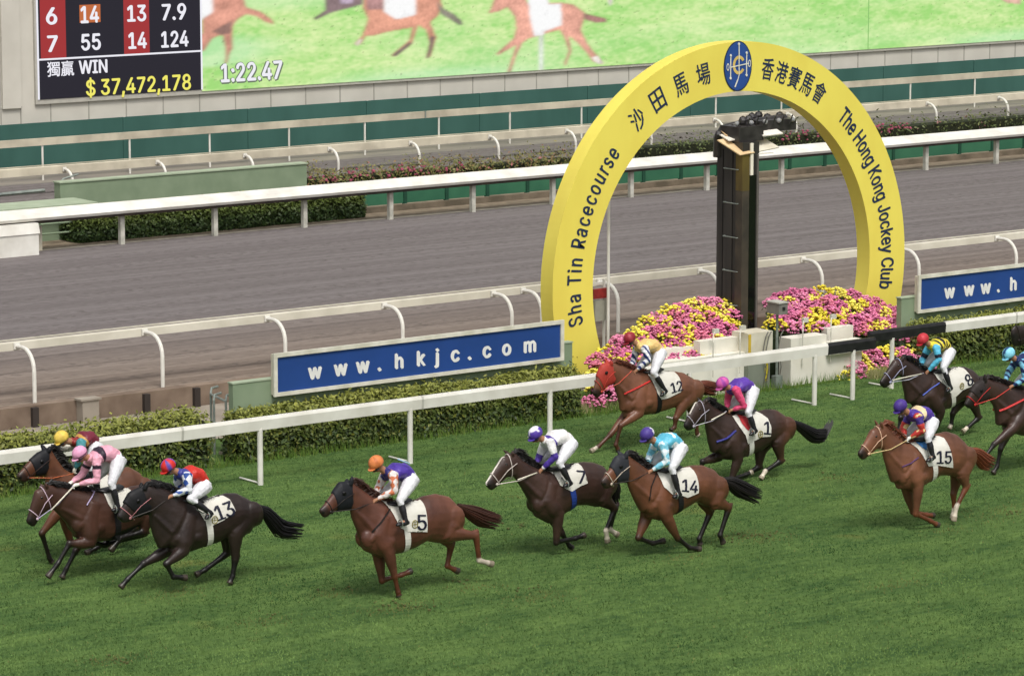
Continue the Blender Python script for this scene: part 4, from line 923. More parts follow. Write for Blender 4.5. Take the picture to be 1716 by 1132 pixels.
        for i, q in enumerate(legs):
            if q is None: continue
            d, u = poly_dist(V, q); start = .75 if i < 2 else .85
            w_ = np.clip((u-start)/.35, 0, 1)*(d < .16)
            C = mixin(C, w_, pt)
            sk = socks[i]
            if sk is not None: C = mixin(C, np.clip((u-sk)/.08, 0, 1)*(d < .14), lin('cfc4b2'))
            C = mixin(C, (np.clip((u-2.62)/.05, 0, 1)*(d < .12)), lin('3b332c') if sk is None else lin('8d8270'))
        if muzzle_dark:
            mz = (HD[-1][0]+HD[-1][1])/2; d = np.linalg.norm(V-mz, axis=1); C = mixin(C, np.clip((.17-d)/.08, 0, .85), lin('1b1716'))
        if blaze:
            fr = [HD[1][0], HD[2][0]] if blaze == 'star' else [HD[1][0], HD[2][0], HD[3][0], HD[4][0]]; d, u = poly_dist(V, fr); C = mixin(C, ((d < .05) & (np.abs(V[:, 1]-s.Y+.004) < .017)).astype(float), lin('ded8cc'))
        # nostril
        nz = HD[-1][0]*.62+HD[-1][1]*.38
        for o in (-1, 1):
            d = np.linalg.norm(V-(nz+np.array([0, o*HD[-1][2]*.8, 0])), axis=1); C = mixin(C, (d < .028).astype(float), lin('0c0a0a'))
        s.bvh = BVHTree.FromPolygons([tuple(v) for v in V], [tuple(p.vertices) for p in me.polygons])
        setcol(me, C); body = link_mesh('body', me, M_coat, root, smooth=True)
        # eyes
        for o in (-1, 1):
            c = HD[1][0]*.68+HD[1][1]*.32; c = c+np.array([0, o*HD[1][2]*.88, 0]); m2 = MB(); m2.ell(c, (.024, .016, .02), n=8, m=6); m2.build('eye', M_eye, root, smooth=True)
        # mane
        rs = random.Random(int(s.Y*100)); m2 = MB(); cr = [HD[0][0]]+[t[0] for t in NK]
        hc = np.array(lin(mane))
        for i in range(170):
            u = i/169*(len(cr)-1.01); j = int(u); p = lerp(cr[j], cr[j+1], u-j)+np.array([0, rs.uniform(-.02, .02), -.015]); ln = rs.uniform(.10, .19)
            sd = -1 if rs.random() < .6 else 1; q = p+np.array([ln*.55, sd*.03, .05+rs.uniform(-.02, .03)]); r3 = p+np.array([ln*1.15, sd*.075, rs.uniform(-.05, .05)])
            m2.tube([p, q, r3], [.014, .010, .003], 4, col=hc*rs.uniform(.7, 1.5))
        for i in range(10):   # forelock
            p = HD[0][0]+np.array([0, rs.uniform(-.02, .02), 0]); m2.tube([p, p+np.array([.0, 0, .03]), p+np.array([-.08+rs.uniform(-.03, .03), 0, -.04])], [.014, .012, .004], 5, col=hc)
        if mane: m2.build('mane', M_hair, root, vc=True)
        # tail
        if tail:
            T = [P(x, y)+np.array([-rearshift, 0, 0]) for x, y in tail]; m2 = MB(); n = len(T)
            cp = [lerp(T[min(int(u), n-2)], T[min(int(u), n-2)+1], u-min(int(u), n-2)) for u in np.linspace(0, (n-1)*.86, 10)]
            m2.tube(cp, [.035, .045, .055, .065, .072, .076, .074, .062, .045, .02], 9, col=hc*.8, ref=(0, 1, 0), rb=[.03, .035, .04, .045, .05, .05, .05, .045, .035, .015])
            for i in range(230):
                a = rs.random()*2*math.pi; rr = math.sqrt(rs.random()); path = []; lenf = rs.uniform(.6, 1.10)
                for j in range(n*3-2):
                    u = j/3*lenf; u = min(u, n-1.001); q = lerp(T[int(u)], T[int(u)+1], u-int(u)); t = u/(n-1)
                    wd = (.032+.11*math.sin(min(1, t*1.15)*math.pi*.62)**1.2)*rr; path.append(q+np.array([math.sin(a)*wd*.5, math.cos(a)*wd*.8, math.sin(a)*wd]))
                m2.tube(path, [.009]*(len(path)-2)+[.007, .003], 4, col=hc*rs.uniform(.6, 1.5))
            m2.build('tail', M_hair, root, vc=True)
        # hood / blinkers
        if hood is not None:
            m2 = MB(); a, b = hood; R_s = []
            n = 6
            for i in range(n+1):
                u = a+(b-a)*i/n; j = min(int(u), len(HD)-2); t_, b_, w_ = [lerp(HD[j][q], HD[j+1][q], u-j) for q in range(2)]+[HD[j][2]*(1-(u-j))+HD[j+1][2]*(u-j)]
                R_s.append(ring(t_, b_, w_, 20, sc=1.13))
            m2.loft(R_s, True); 
            for i, (ex_, ey_) in enumerate(ears):
                off = .07 if i == 0 else -.07; tip = P(ex_, ey_, off); base_ = HD[0][0]*.8+HD[1][0]*.2+np.array([0, off*.8, -.03]); m2.tube([base_, lerp(base_, tip, .5), tip], [.045, .044, .018], 8)
            jj = (HD[0][0]*.35+HD[0][1]*.65)+dv*.06; m2.ell(jj, (.105, .095, .115), n=12, m=8)
            hm = remesh(m2, .016, 2); hoodo = link_mesh('hood', hm, mat('hood_'+hoodcol, hoodcol, .6, None, 9), root, smooth=True)
            for o in (-1, 1):
                c = HD[1][0]*.66+HD[1][1]*.34; c = c+np.array([0, o*(HD[1][2]*1.1), 0]); m2 = MB(); m2.ell(c, (.04, .02, .035), n=10, m=6); m2.build('eye_cup', mat('cup_dark', '100e10', .3), hoodo)
        # bridle
        bm_ = mat('strap_'+bridle, bridle, .5); m2 = MB()
        def strap_ring(u, w_=.014, sc=1.09):
            j = min(int(u), len(HD)-2); t_, b_, ww = [lerp(HD[j][q], HD[j+1][q], u-j) for q in range(2)]+[HD[j][2]*(1-(u-j))+HD[j+1][2]*(u-j)]
            r0 = ring(t_, b_, ww, 20, sc=sc); m2.tube(np.vstack([r0, r0[:1]]), w_*.62, 6, cap=False); return r0
        if hood is None: r0 = strap_ring(.55)
        else: r0 = None
        r1 = strap_ring(2.7); ch = []
        for o in (-1, 1):
            a_ = HD[0][0]*.6+HD[0][1]*.4+np.array([0, o*(HD[0][2]*1.12+.01), 0]); b_ = HD[3][0]*.3+HD[3][1]*.7+np.array([0, o*(HD[3][2]*1.1+.006), 0]); c_ = HD[1][0]*.5+HD[1][1]*.5+np.array([0, o*(HD[1][2]*1.12+.012), 0])
            m2.tube([a_, lerp(lerp(a_, b_, .5), c_, .6), b_], .007, 5); ch.append(b_)
            m2.ell(b_, (.028, .012, .028), n=8, m=5)
        br = m2.build('bridle', bm_, root, smooth=True); s.bit = ch; s.HD = HD; s.TR = TR; s.NK = NK; s.legs = legs
        if reins is not None:
            m3 = MB(); hx, hy_, rc = reins
            for o, b_ in ((-.07, ch[0]), (.07, ch[1])):
                h = P(hx, hy_, o); mid = lerp(b_, h, .5)+np.array([0, o*1.0, -.03]); m3.tube([b_, mid, h], .009, 5)
            m3.build('reins', mat('strap_'+rc, rc, .5), br)
        # cloth, girth, number
        if cloth is not None:
            pts = [s.surf_px(x, y) for x, y in cloth]; s.clothpoly = pts
            m3 = MB(); s.patch(m3, pts, .016, True); m3.build('saddle_cloth', M_cloth, root, smooth=True); co_ = root.children[-1] if False else bpy.data.objects[[o for o in bpy.data.objects if o.name.startswith('saddle_cloth') and o.parent == root][0].name]
            if number is not None:
                txt, cx, cy, hpx, slant = number; c = s.surf_px(cx, cy); m4 = MB(); hm = hpx/s.s/ (FP/np.linalg.norm(np.array([c[0], s.Y, c[1]])-_C))
                Vt, Ft = text2d(txt, 0., .9, False, 0.); Vt = Vt.copy(); k = .78*hm/Vt[:, 1].max(); Vt *= k; Vt[:, 0] -= Vt[:, 0].max()/2; Vt[:, 1] -= hm/2
                ca, sa = math.cos(slant), math.sin(slant)
                tri = s.subdiv([(c[0]+v[0]*ca*1.1-v[1]*sa, c[1]+v[0]*sa+v[1]*ca) for v in Vt], Ft, .03)
                for g in range(3):
                    dx = (g-1)*.008
                    pp = [s.side(x+dx, z, -1, .026+g*.0006) for x, z in tri[0]]
                    m4.add(pp, tri[1])
                m4.build('number', M_num, co_)
            if emblem is not None:
                x, z = s.surf_px(*emblem); m4 = MB(); c = np.array(s.side(x, z, -1, .028)); a = np.linspace(0, 2*math.pi, 17)
                m4.tube([c+np.array([math.cos(t)*.055, 0, math.sin(t)*.065]) for t in a], .008, 5, cap=False); m4.tube([c+np.array([0, 0, -.05]), c+np.array([0, 0, .05])], .006, 5); m4.tube([c+np.array([-.04, 0, 0]), c+np.array([.04, 0, 0])], .006, 5)
                m4.build('crest', mat('crest_gold', '8d8348', .5), co_)
        if pad is not None:
            m3 = MB(); s.patch(m3, [s.surf_px(x, y) for x, y in pad[0]], .03, True); m3.build('weight_cloth', mat('pad_'+pad[1], pad[1], .6, None, 9, bump=.5, bscale=14), root, smooth=True)
        if girth is not None:
            (x0, y0), (x1, y1) = girth; a = s.surf_px(x0, y0); b = s.P(x1, y1, 0); m3 = MB(); wv = .055; rows = []
            # band that hugs the barrel: cast rays from outside towards the middle
            for j in range(-14, 15):
                t = j/14*math.pi*.97; f = abs(j)/14; xc = a[0]*f+b[0]*(1-f) if f < 1 else a[0]; cz = (a[1]+b[2])/2+.05
                row = []
                for dx in (-wv, wv):
                    dvec = Vector((0, math.sin(t), -math.cos(t))); hh = (TR[2][0][2]-TR[2][1][2])/2+.10; rr_ = 1/math.sqrt((math.sin(t)/.36)**2+(math.cos(t)/hh)**2); o_ = Vector((xc+dx, s.Y, cz))+dvec*rr_; h = s.bvh.ray_cast(o_, -dvec, 1.3)
                    q = h[0] if h[0] is not None else o_-dvec*.1
                    row.append(np.array(q)+np.array(dvec)*.012)
                rows.append(row)
            V2 = [q for r_ in rows for q in r_]; m3.add(V2, [(2*i, 2*i+1, 2*i+3, 2*i+2) for i in range(len(rows)-1)]); m3.build('girth', mat('strap_'+girthcol, girthcol, .6), root)
        if breast is not None:
            pts, bc, wd = breast; m3 = MB(); q = []
            dn = []
            for i in range(len(pts)-1):
                for k2 in range(4): dn.append(lerp(pts[i], pts[i+1], k2/4))
            dn.append(pts[-1])
            for o in (-1, 1):
                q = [s.side(*s.surf_px(x, y), o, .012) for x, y in dn]; m3.tube(q, wd, 6)
            m3.build('breastplate', mat('strap_'+bc, bc, .5), root)
        return s
    def surf_px(s, x, y):
        o = Vector(_C); d = Vector(ray(s.x0+x/s.s, s.y0+y/s.s)).normalized(); h = s.bvh.ray_cast(o, d, 200)
        p = h[0] if h[0] is not None else s.P(x, y, -.2)
        return (float(p[0]), float(p[2]))
    def side(s, x, z, sgn, off):
        for k in range(30):
            h = s.bvh.ray_cast(Vector((x, s.Y+sgn*1.2, z-k*.012)), Vector((0, -sgn, 0)), 1.3)
            if h[0] is not None:
                n = h[1]; return (h[0][0]+n[0]*off, h[0][1]+n[1]*off, h[0][2]+n[2]*off)
        return (x, s.Y+sgn*.25, z)
    def subdiv(s, V2, F2, mx):
        bm = bmesh.new(); vs = [bm.verts.new((x, 0, z)) for x, z in V2]
        for f in F2:
            try: bm.faces.new([vs[i] for i in f])
            except Exception: pass
        bmesh.ops.triangulate(bm, faces=bm.faces[:])
        for _ in range(6):
            e = [e for e in bm.edges if e.calc_length() > mx]
            if not e: break
            bmesh.ops.subdivide_edges(bm, edges=e, cuts=1); bmesh.ops.triangulate(bm, faces=[f for f in bm.faces if len(f.verts) > 3])
        bm.verts.index_update(); r = ([(v.co.x, v.co.z) for v in bm.verts], [tuple(v.index for v in f.verts) for f in bm.faces]); bm.free(); return r
    def patch(s, mb, pts, off, both):
        V2, F2 = s.subdiv(pts, [tuple(range(len(pts)))], .05)
        for o in ((-1, 1) if both else (-1,)):
            V = [s.side(x, z, o, off) for x, z in V2]; mb.add(V, [tuple(reversed(f)) for f in F2] if o > 0 else F2)

# ------------------------------------------------------------------ jockeys
def creases(me, amp=.008, seed=0):
    n = len(me.vertices); N = np.empty(n*3); me.vertices.foreach_get('normal', N); N = N.reshape(-1, 3); V = mverts(me).copy(); r = np.random.default_rng(seed)
    f = np.zeros(n)
    for k in range(9):
        d = r.normal(0, 1, 3); d[1] *= .6; d /= np.linalg.norm(d); fr = r.uniform(28, 75); ph = r.random()*6.3
        wob = .6*np.sin(V@r.normal(0, 14, 3)+ph); f += (1-np.abs(np.sin((V@d)*fr*.5+wob+ph)))**2-.3
    V += N*(f/3*amp)[:, None]; me.vertices.foreach_set('co', V.ravel()); me.update()
def jockey(H, label, hel, shL, shR, elL, haL, elR, haR, hip, knL, anL, toL, cols, helmcol, helm2=None, helmkind=None, glove=None, whip=None, boot='17161a', hr=1.0, back=None, hand_off=.08, face='a5775c'):
    """joints are pixel marks in the same zoom as the horse's; L is the near (camera) side"""
    P = H.P; oS = .18
    hd = P(*hel, 0); SL, SR = P(*shL, -oS), P(*shR, oS); EL, ER = P(*elL, -.24), P(*elR, .24); HL, HR = P(*haL, -hand_off), P(*haR, hand_off)
    HP = P(*hip, -.04)+np.array([-.04, .04, 0]); KL, AL, TL = P(*knL, -.26), P(*anL, -.34), P(*toL, -.36)
    mir = lambda q: np.array([q[0], 2*H.Y-q[1], q[2]]); KR, AR, TR_ = mir(KL), mir(AL), mir(TL)
    N = (SL+SR)/2; up = np.array([0, 0, 1.]); ax = HP-N; ax /= np.linalg.norm(ax)
    UP = up-ax*(up@ax); UP /= np.linalg.norm(UP); bk = .085
    sp = [N+np.array([0, 0, -.0]), lerp(N, HP, .3)+UP*bk, lerp(N, HP, .62)+UP*bk*1.1, lerp(N, HP, .92)+UP*.01]
    root = empty('jockey', (HP[0], H.Y, HP[2]-.3), label, 'person', 'jockeys riding in the race')
    fw = np.array([-1., 0, -.55]); fw /= np.linalg.norm(fw); side = np.array([0, 1., 0]); hu = np.cross(side, fw)*1.0
    if hu[2] < 0: hu = -hu
    # ---- body: one continuous figure under the clothes
    mb = MB(); s_ = .72
    mb.tube(sp, np.array([.06, .10, .10, .11])*s_, 12, ref=(0, 1, 0), rb=np.array([.13, .16, .13, .13])*s_)
    skull = hd-hu*.035; mb.ell(skull, (.095, .072, .095), axes=[fw, side, hu], n=12, m=8)
    chin = hd+fw*.045-hu*.115; mb.ell(lerp(skull, chin, .6), (.06, .052, .07), axes=[fw, side, hu], n=12, m=8)
    mb.tube([lerp(skull, chin, .4)-fw*.03, N+np.array([.0, 0, .02])], [.06, .065], 10)
    nose = hd+fw*.112-hu*.10; mb.tube([hd+fw*.085-hu*.055, nose, nose-hu*.012-fw*.02], [.012, .019, .014], 6)
    for o in (-1, 1): mb.ell(skull+side*.072*o-fw*.01-hu*.02, (.02, .012, .03), n=8, m=5)
    for S_, E_, A_, o in ((SL, EL, HL, -1), (SR, ER, HR, 1)):
        mb.tube([N, S_], [.05, .045], 8); mb.tube([S_, E_, lerp(E_, A_, .85)], [.04, .034, .025], 8)
        d = A_-E_; d /= np.linalg.norm(d); wr = lerp(E_, A_, .86)
        mb.tube([wr, A_, A_+d*.045], [.027, .036, .03], 8)
        nx = np.cross(d, [0, 1, 0]); nx /= np.linalg.norm(nx)+1e-9
        if nx[2] > 0: nx = -nx
        for k in range(4):
            b = A_+d*.045+side*o*(-.033+.022*k)*1.15; L_ = (.026, .031, .029, .023)[k]
            mb.tube([b, b+d*L_+nx*.006, b+d*L_*1.2+nx*.032, b+d*L_*.4+nx*.05], [.0125, .012, .011, .010], 6)
        b = A_-side*o*.034; mb.tube([b, b+d*.03-side*o*.018+nx*.01, b+d*.055-side*o*.004+nx*.024], [.014, .012, .010], 6)
    for K_, A_, T_, o in ((KL, AL, TL, -1), (KR, AR, TR_, 1)):
        h = HP+side*o*.09; mb.tube([h, lerp(h, K_, .5), K_, A_], [.085, .075, .048, .032], 8); mb.tube([A_, T_], [.032, .025], 8)
    me = remesh(mb, .0105, 1, .4); V = mverts(me); C = np.tile(np.array(lin(face)), (len(V), 1))
    if glove:
        for E_, A_ in ((EL, HL), (ER, HR)):
            d = np.linalg.norm(V-A_, axis=1); C[d < .14] = lin(glove)
    lip = hd+fw*.10-hu*.135; d = np.linalg.norm(V-lip, axis=1); C[d < .022] = lin('7a3f38')
    setcol(me, C); link_mesh('body', me, M_skin, root, smooth=True)
    # ---- jacket
    mb = MB()
    mb.tube([sp[0]-ax*.03]+sp, [.06, .10, .145, .145, .14], 16, ref=(0, 1, 0), rb=[.10, .18, .20, .175, .16])
    for S_, E_, A_, o in ((SL, EL, HL, -1), (SR, ER, HR, 1)):
        mb.ell(S_+np.array([0, -o*.02, 0]), (.085, .08, .08)); mb.tube([lerp(N, S_, .4), S_, lerp(S_, E_, .5), E_, lerp(E_, A_, .5), lerp(E_, A_, .87)], [.085, .09, .08, .07, .06, .036], 10)
        mb.ell(E_, (.07, .07, .07))
    nk_ = skull-fw*.06-hu*.05; mb.tube([lerp(N, nk_, .68), lerp(N, nk_, .3), N+np.array([.03, 0, 0])], [.066, .085, .11], 12)
    me = remesh(mb, .0125, 2, .5); V = mverts(me); 
    dt, ut = poly_dist(V, sp); dl, ul = poly_dist(V, [SL, EL, HL]); dr, ur = poly_dist(V, [SR, ER, HR])
    arm = np.minimum(dl, dr); ua = np.where(dl < dr, ul, ur); isarm = arm/.075 < dt/.135
    C = np.tile(np.array(lin(cols['torso'])), (len(V), 1)); C[isarm] = lin(cols.get('sleeve', cols['torso']))
    t = ut/3
    for nm, a in cols.items():
        if nm == 'tband': m_ = ~isarm & (t > a[1]) & (t < a[2]); C[m_] = lin(a[0])
        if nm == 'tband2': m_ = ~isarm & (t > a[1]) & (t < a[2]); C[m_] = lin(a[0])
        if nm == 'tstripes': m_ = ~isarm & ((t*a[1]+.25) % 1 < .5) & (t > .08); C[m_] = lin(a[0])
        if nm == 'tpatch':  # blotches on the body
            m_ = ~isarm & ((np.sin(V[:, 0]*a[1])+np.sin(V[:, 2]*a[1]*1.3+2)+np.sin(V[:, 1]*a[1]*.9)) > a[2]); C[m_] = lin(a[0])
        if nm == 'collar': m_ = ~isarm & (t < .10); C[m_] = lin(a)
        if nm == 'shoulders': m_ = (~isarm & (t < a[1])) & (V[:, 2] > 0); C[m_] = lin(a[0])
        if nm == 'sspots': m_ = isarm & ((np.sin(V[:, 0]*a[1]+1)+np.sin(V[:, 2]*a[1])+np.sin(V[:, 1]*a[1]*1.1+.5)) > a[2]); C[m_] = lin(a[0])
        if nm == 'sspots2': m_ = isarm & ((np.sin(V[:, 0]*a[1]+4)+np.sin(V[:, 2]*a[1]+2)+np.sin(V[:, 1]*a[1]*1.1+2.5)) > a[2]); C[m_] = lin(a[0])
        if nm == 'sband': m_ = isarm & (ua > a[1]) & (ua < a[2]); C[m_] = lin(a[0])
        if nm == 'sband2': m_ = isarm & (ua > a[1]) & (ua < a[2]); C[m_] = lin(a[0])
        if nm == 'scap': m_ = isarm & (ua < a[1]); C[m_] = lin(a[0])
        if nm == 'sleeve_r': m_ = isarm & (dr < dl) & (ua < a[1]); C[m_] = lin(a[0]); m_ = isarm & (dr < dl) & (ua >= a[1]); C[m_] = lin(a[2])
        if nm == 'slong':   # stripes running along the sleeves
            vy = V[:, 0]*.8+V[:, 2]*.5; m_ = isarm & ((vy*a[1] % 1) < .42); C[m_] = lin(a[0])
    creases(me, .011, int(H.Y*10)); setcol(me, C); jk = link_mesh('jacket', me, M_silk, root, smooth=True)
    # ---- breeches
    mb = MB(); mb.tube([lerp(N, HP, .80)+UP*.02, lerp(N, HP, .95), HP, HP+ax*.05], [.115, .135, .145, .10], 14, ref=(0, 1, 0), rb=[.135, .155, .165, .13])
    for K_, A_, o in ((KL, AL, -1), (KR, AR, 1)):
        h = HP+side*o*.085; mb.tube([h, lerp(h, K_, .35), lerp(h, K_, .75), K_], [.14, .13, .095, .075], 12); mb.ell(K_, (.072, .066, .072)); mb.tube([K_, lerp(K_, A_, .35)], [.066, .056], 10)
    me = remesh(mb, .013, 2, .5); creases(me, .008, int(H.Y*7)); setcol(me, np.tile(np.array(lin('d9d9de')), (len(me.vertices), 1))); link_mesh('breeches', me, M_silk, root, smooth=True)
    # ---- boots
    for K_, A_, T_, o in ((KL, AL, TL, -1), (KR, AR, TR_, 1)):
        mb = MB(); mb.tube([lerp(K_, A_, .2), lerp(K_, A_, .5), lerp(K_, A_, .85), A_], [.058, .062, .045, .046], 12, ref=(0, 1, 0))
        f = T_-A_; fl = np.linalg.norm(f); f /= fl; heel = A_-f*.07+np.array([0, 0, -.05])
        mb.ell(A_, (.048, .045, .05)); mb.tube([heel, A_+f*.03+np.array([0, 0, -.035]), T_-f*.02, T_+f*.03], [.036, .045, .036, .02], 10, ref=(0, 1, 0), rb=[.036, .045, .044, .03])
        me = remesh(mb, .012, 2, .5); b_ = link_mesh('boot', me, M_leather, root, smooth=True)
    # ---- helmet
    mb = MB(); q = hd+hu*.012
    rr = (.140*hr, .116*hr, .124*hr); mb.ell(q, rr, axes=[fw, side, hu], n=22, m=14)
    me = mb.mesh('helmet'); V = mverts(me).copy(); loc = (V-q)@np.array([fw, side, hu]).T
    k = loc[:, 2] < -.055; loc[k, 2] = -.055-(loc[k, 2]+.055)*-.12; V2 = q+loc@np.array([fw, side, hu]); me.vertices.foreach_set('co', V2.ravel())
    C = np.tile(np.array(lin(helmcol)), (len(V), 1)); az = np.arctan2(loc[:, 1], loc[:, 0])
    if helmkind == 'stripe': C[np.abs(loc[:, 1]) < .028] = lin(helm2)
    if helmkind == 'band': C[(loc[:, 2] < -.005) & (loc[:, 2] > -.04)] = lin(helm2)
    if helmkind == 'quarter': C[(np.sin(az*4) > .1)] = lin(helm2)
    if helmkind == 'star': C[(loc[:, 2] > .085) | ((np.abs(loc[:, 1]) < .02) & (loc[:, 2] > .03)) | ((np.abs(loc[:, 0]+.01) < .02) & (loc[:, 2] > .04))] = lin(helm2)
    if helmkind == 'back': C[(loc[:, 0] < -.085)] = lin(helm2)
    setcol(me, C); hm = link_mesh('helmet', me, vmat('helmet_silk', .5, .3, .15, 18, bump=.3, bscale=25), root, smooth=True)
    mb = MB(); pk = [q+fw*(.10+.085*math.cos(a))*1.0+side*.085*math.sin(a)-hu*.045 for a in np.linspace(-1.45, 1.45, 9)]; cn = q+fw*.07-hu*.035
    Vp = [cn+hu*.006]+[p_+hu*.006 for p_ in pk]+[cn-hu*.006]+[p_-hu*.006 for p_ in pk]; Fp = [(0, i+1, i+2) for i in range(8)]+[(10, 12+i, 11+i) for i in range(8)]+[(1+i, 11+i, 12+i, 2+i) for i in range(8)]
    mb.add(Vp, Fp, lin(cols.get('peak', helmcol))); mb.build('peak', MATS['helmet_silk'], hm, vc=True)
    mb = MB(); a = np.linspace(-1.25, 1.25, 11); mb.tube([q+fw*.112*math.cos(t_)+side*.088*math.sin(t_)-hu*(.078) for t_ in a], .02, 8, ref=hu); mb.build('goggles', mat('goggles_dark', '1d1a1c', .15, spec=.6), root)
    mb = MB(); 
    for o in (-1, 1): mb.tube([q+side*.085*o-hu*.04, chin+side*.02*o], .008, 5)
    mb.build('chin_strap', M_leather, hm)
    # ---- saddle and stirrups belong to the horse
    mb = MB(); seat = lerp(HP, KL, .75); sx = (AL[0]*.3+seat[0]*.7); top = H.side(sx, 5, -1, 0)
    tz = None
    h = H.bvh.ray_cast(Vector((sx+.05, H.Y, 6)), Vector((0, 0, -1)), 8); tz = h[0][2] if h[0] is not None else HP[2]-.4
    mb.tube([(sx-.22, H.Y, tz+.05), (sx-.1, H.Y, tz+.02), (sx+.1, H.Y, tz+.025), (sx+.26, H.Y, tz+.06)], [.03, .04, .045, .03], 10, ref=(0, 1, 0), rb=[.09, .13, .16, .13])
    sd = mb.build('saddle', M_leather, H.root, smooth=True)
    for o, A_, T_ in ((-1, AL, TL), (1, AR, TR_)):
        mb = MB(); c = lerp(A_, T_, .62)+np.array([0, 0, -.01]); a = np.linspace(0, 2*math.pi, 15); mb.tube([c+np.array([0, math.cos(t_)*.06, math.sin(t_)*.065+.01]) for t_ in a], .009, 5, cap=False)
        st = H.side(sx, tz-.12, o, .02); mb.tube([c+np.array([0, 0, .07]), lerp(c, st, .5)+np.array([0, o*.02, 0]), st], .011, 5); mb.build('stirrup', M_steel, sd)
    # ---- whip held in the near hand
    if whip is not None:
        (x0, y0), (x1, y1), wc, wl = whip; a = P(x0, y0, -hand_off-.01); b = P(x1, y1, -hand_off-.12)
        mb = MB(); mb.tube([a, lerp(a, b, .5), b], [.013, .012, .012], 6); wq = mb.build('whip', mat('whip_'+wc, wc, .5), None, smooth=True); tag(wq, wl, 'whip')
    return root
def mv(pts, f): return [f(*p) for p in pts]
HEADW = (.085, .105, .075, .06, .05); NECKW = (.08, .095, .125, .18); TORW = (.165, .215, .255, .268, .262, .25, .225, .15)
def HD(*p): return [(*q, w) for q, w in zip(p, HEADW)]
def NK(*p): return [(*q, w) for q, w in zip(p, NECKW)]
def TR(*p): return [(*q, w) for q, w in zip(p, TORW)]

# ---- number 5, chestnut, front
Z = (510, 750, 4.191)
H = Horse(Z, 46.3, 'chestnut racehorse wearing black blinkers and white cloth number 5, one white hind sock', 'chestnut')
H.build(HD((328, 240, 325, 420), (245, 250, 272, 428), (190, 325, 217, 440), (138, 398, 182, 465), (106, 430, 150, 490)),
        NK((332, 240, 320, 422), (398, 285, 335, 500), (480, 345, 375, 600), (575, 380, 405, 680)),
        TR((480, 420, 415, 720), (590, 385, 530, 770), (690, 395, 665, 735), (775, 370, 765, 700), (855, 335, 855, 650), (940, 318, 950, 665), (1035, 335, 1045, 665), (1095, 385, 1105, 590)),
        [(592, 730), (634, 900), (658, 1010), (666, 1065)], [(520, 740), (545, 930), (685, 890), (755, 862)],
        [(1010, 600), (1205, 615), (1228, 790), (1325, 818)], [(985, 620), (1030, 690), (1003, 828), (1085, 868)],
        [(1110, 400), (1190, 440), (1280, 485), (1395, 512)], [(300, 215), (337, 198)], socks=(None, None, 1.85, None), mane='3a1f14', hood=(.05, 1.9), hoodcol='1b1c22', bridle='2a2422', points='5a3220',
        cloth=[(574, 376), (612, 384), (700, 372), (812, 366), (848, 425), (860, 500), (860, 588), (800, 568), (728, 588), (672, 560), (640, 500), (606, 440)], girth=((705, 570), (690, 722)),
        reins=(500, 375, '2a2422'), breast=([(600, 430), (540, 520), (475, 590)], '221c1a', .014), number=('5', 822, 508, 130, -.12), croup='6e4433', emblem=(772, 535))
jockey(H, 'jockey in purple and orange silks with spotted sleeves and an orange helmet', (505, 108), (625, 192), (560, 200), (632, 300), (500, 368), (520, 280), (492, 330), (765, 205), (672, 365), (712, 512), (655, 540),
       dict(torso='4b3596', sleeve='ded5d2', sspots=('c8714c', 52, .7), shoulders=('cf8a5a', .12), collar='2f2a6a'), 'd9824c', 'c26f3e', 'quarter', whip=((655, 78), (742, 112), '9fc4da', 'thin pale blue whip lying across the back of the orange-helmeted jockey'))

# ---- number 7, dark brown, white blaze
Z = (800, 700, 4.715)
H = Horse(Z, 47.2, 'dark brown racehorse with a white blaze, red ears and cloth number 7', 'brown')
H.build(HD((285, 272, 288, 468), (192, 308, 232, 465), (138, 392, 192, 502), (95, 462, 155, 542), (64, 508, 118, 570)),
        NK((292, 270, 294, 475), (352, 330, 345, 550), (432, 382, 398, 640), (540, 418, 428, 722)),
        TR((500, 415, 455, 780), (590, 415, 560, 835), (680, 395, 672, 755), (765, 360, 770, 690), (850, 342, 865, 685), (930, 345, 950, 700), (1010, 370, 1015, 690), (1065, 430, 1065, 600)),
        [(640, 760), (622, 980), (775, 950), (852, 922)], [(600, 790), (668, 910), (728, 1015), (752, 1068)],
        [(995, 640), (1088, 715), (1015, 892), (1030, 985)], [(1000, 630), (1090, 700), (1045, 880), (1112, 925)],
        [(1075, 440), (1110, 500), (1125, 580), (1130, 640)], [(200, 250), (275, 258)], socks=(None, None, 1.85, 1.85), blaze=True, mane='120e0d', bridle='cfc4bc', points='120f0e',
        cloth=[(560, 395), (610, 385), (690, 362), (790, 358), (838, 420), (868, 515), (815, 535), (745, 580), (700, 560), (650, 530), (620, 460)], girth=((715, 560), (725, 665)), girthcol='26408f',
        reins=(475, 428, 'cfc4bc'), number=('7', 820, 455, 120, -.18))
jockey(H, 'jockey in white silks with purple cuffs and collar, purple helmet with a white star', (460, 125), (578, 195), (530, 205), (612, 305), (500, 415), (487, 310), (455, 375), (748, 185), (648, 352), (728, 505), (690, 535),
       dict(torso='e4e2e0', sleeve='e2e0e0', sband=('4a3590', .75, 1.75), tband=('4a3590', .0, .17)), '533c9c', 'eeeaf2', 'star', whip=((470, 432), (320, 487), 'e8e2cf', 'white whip pointing forward from the hand of the rider in white and purple'))

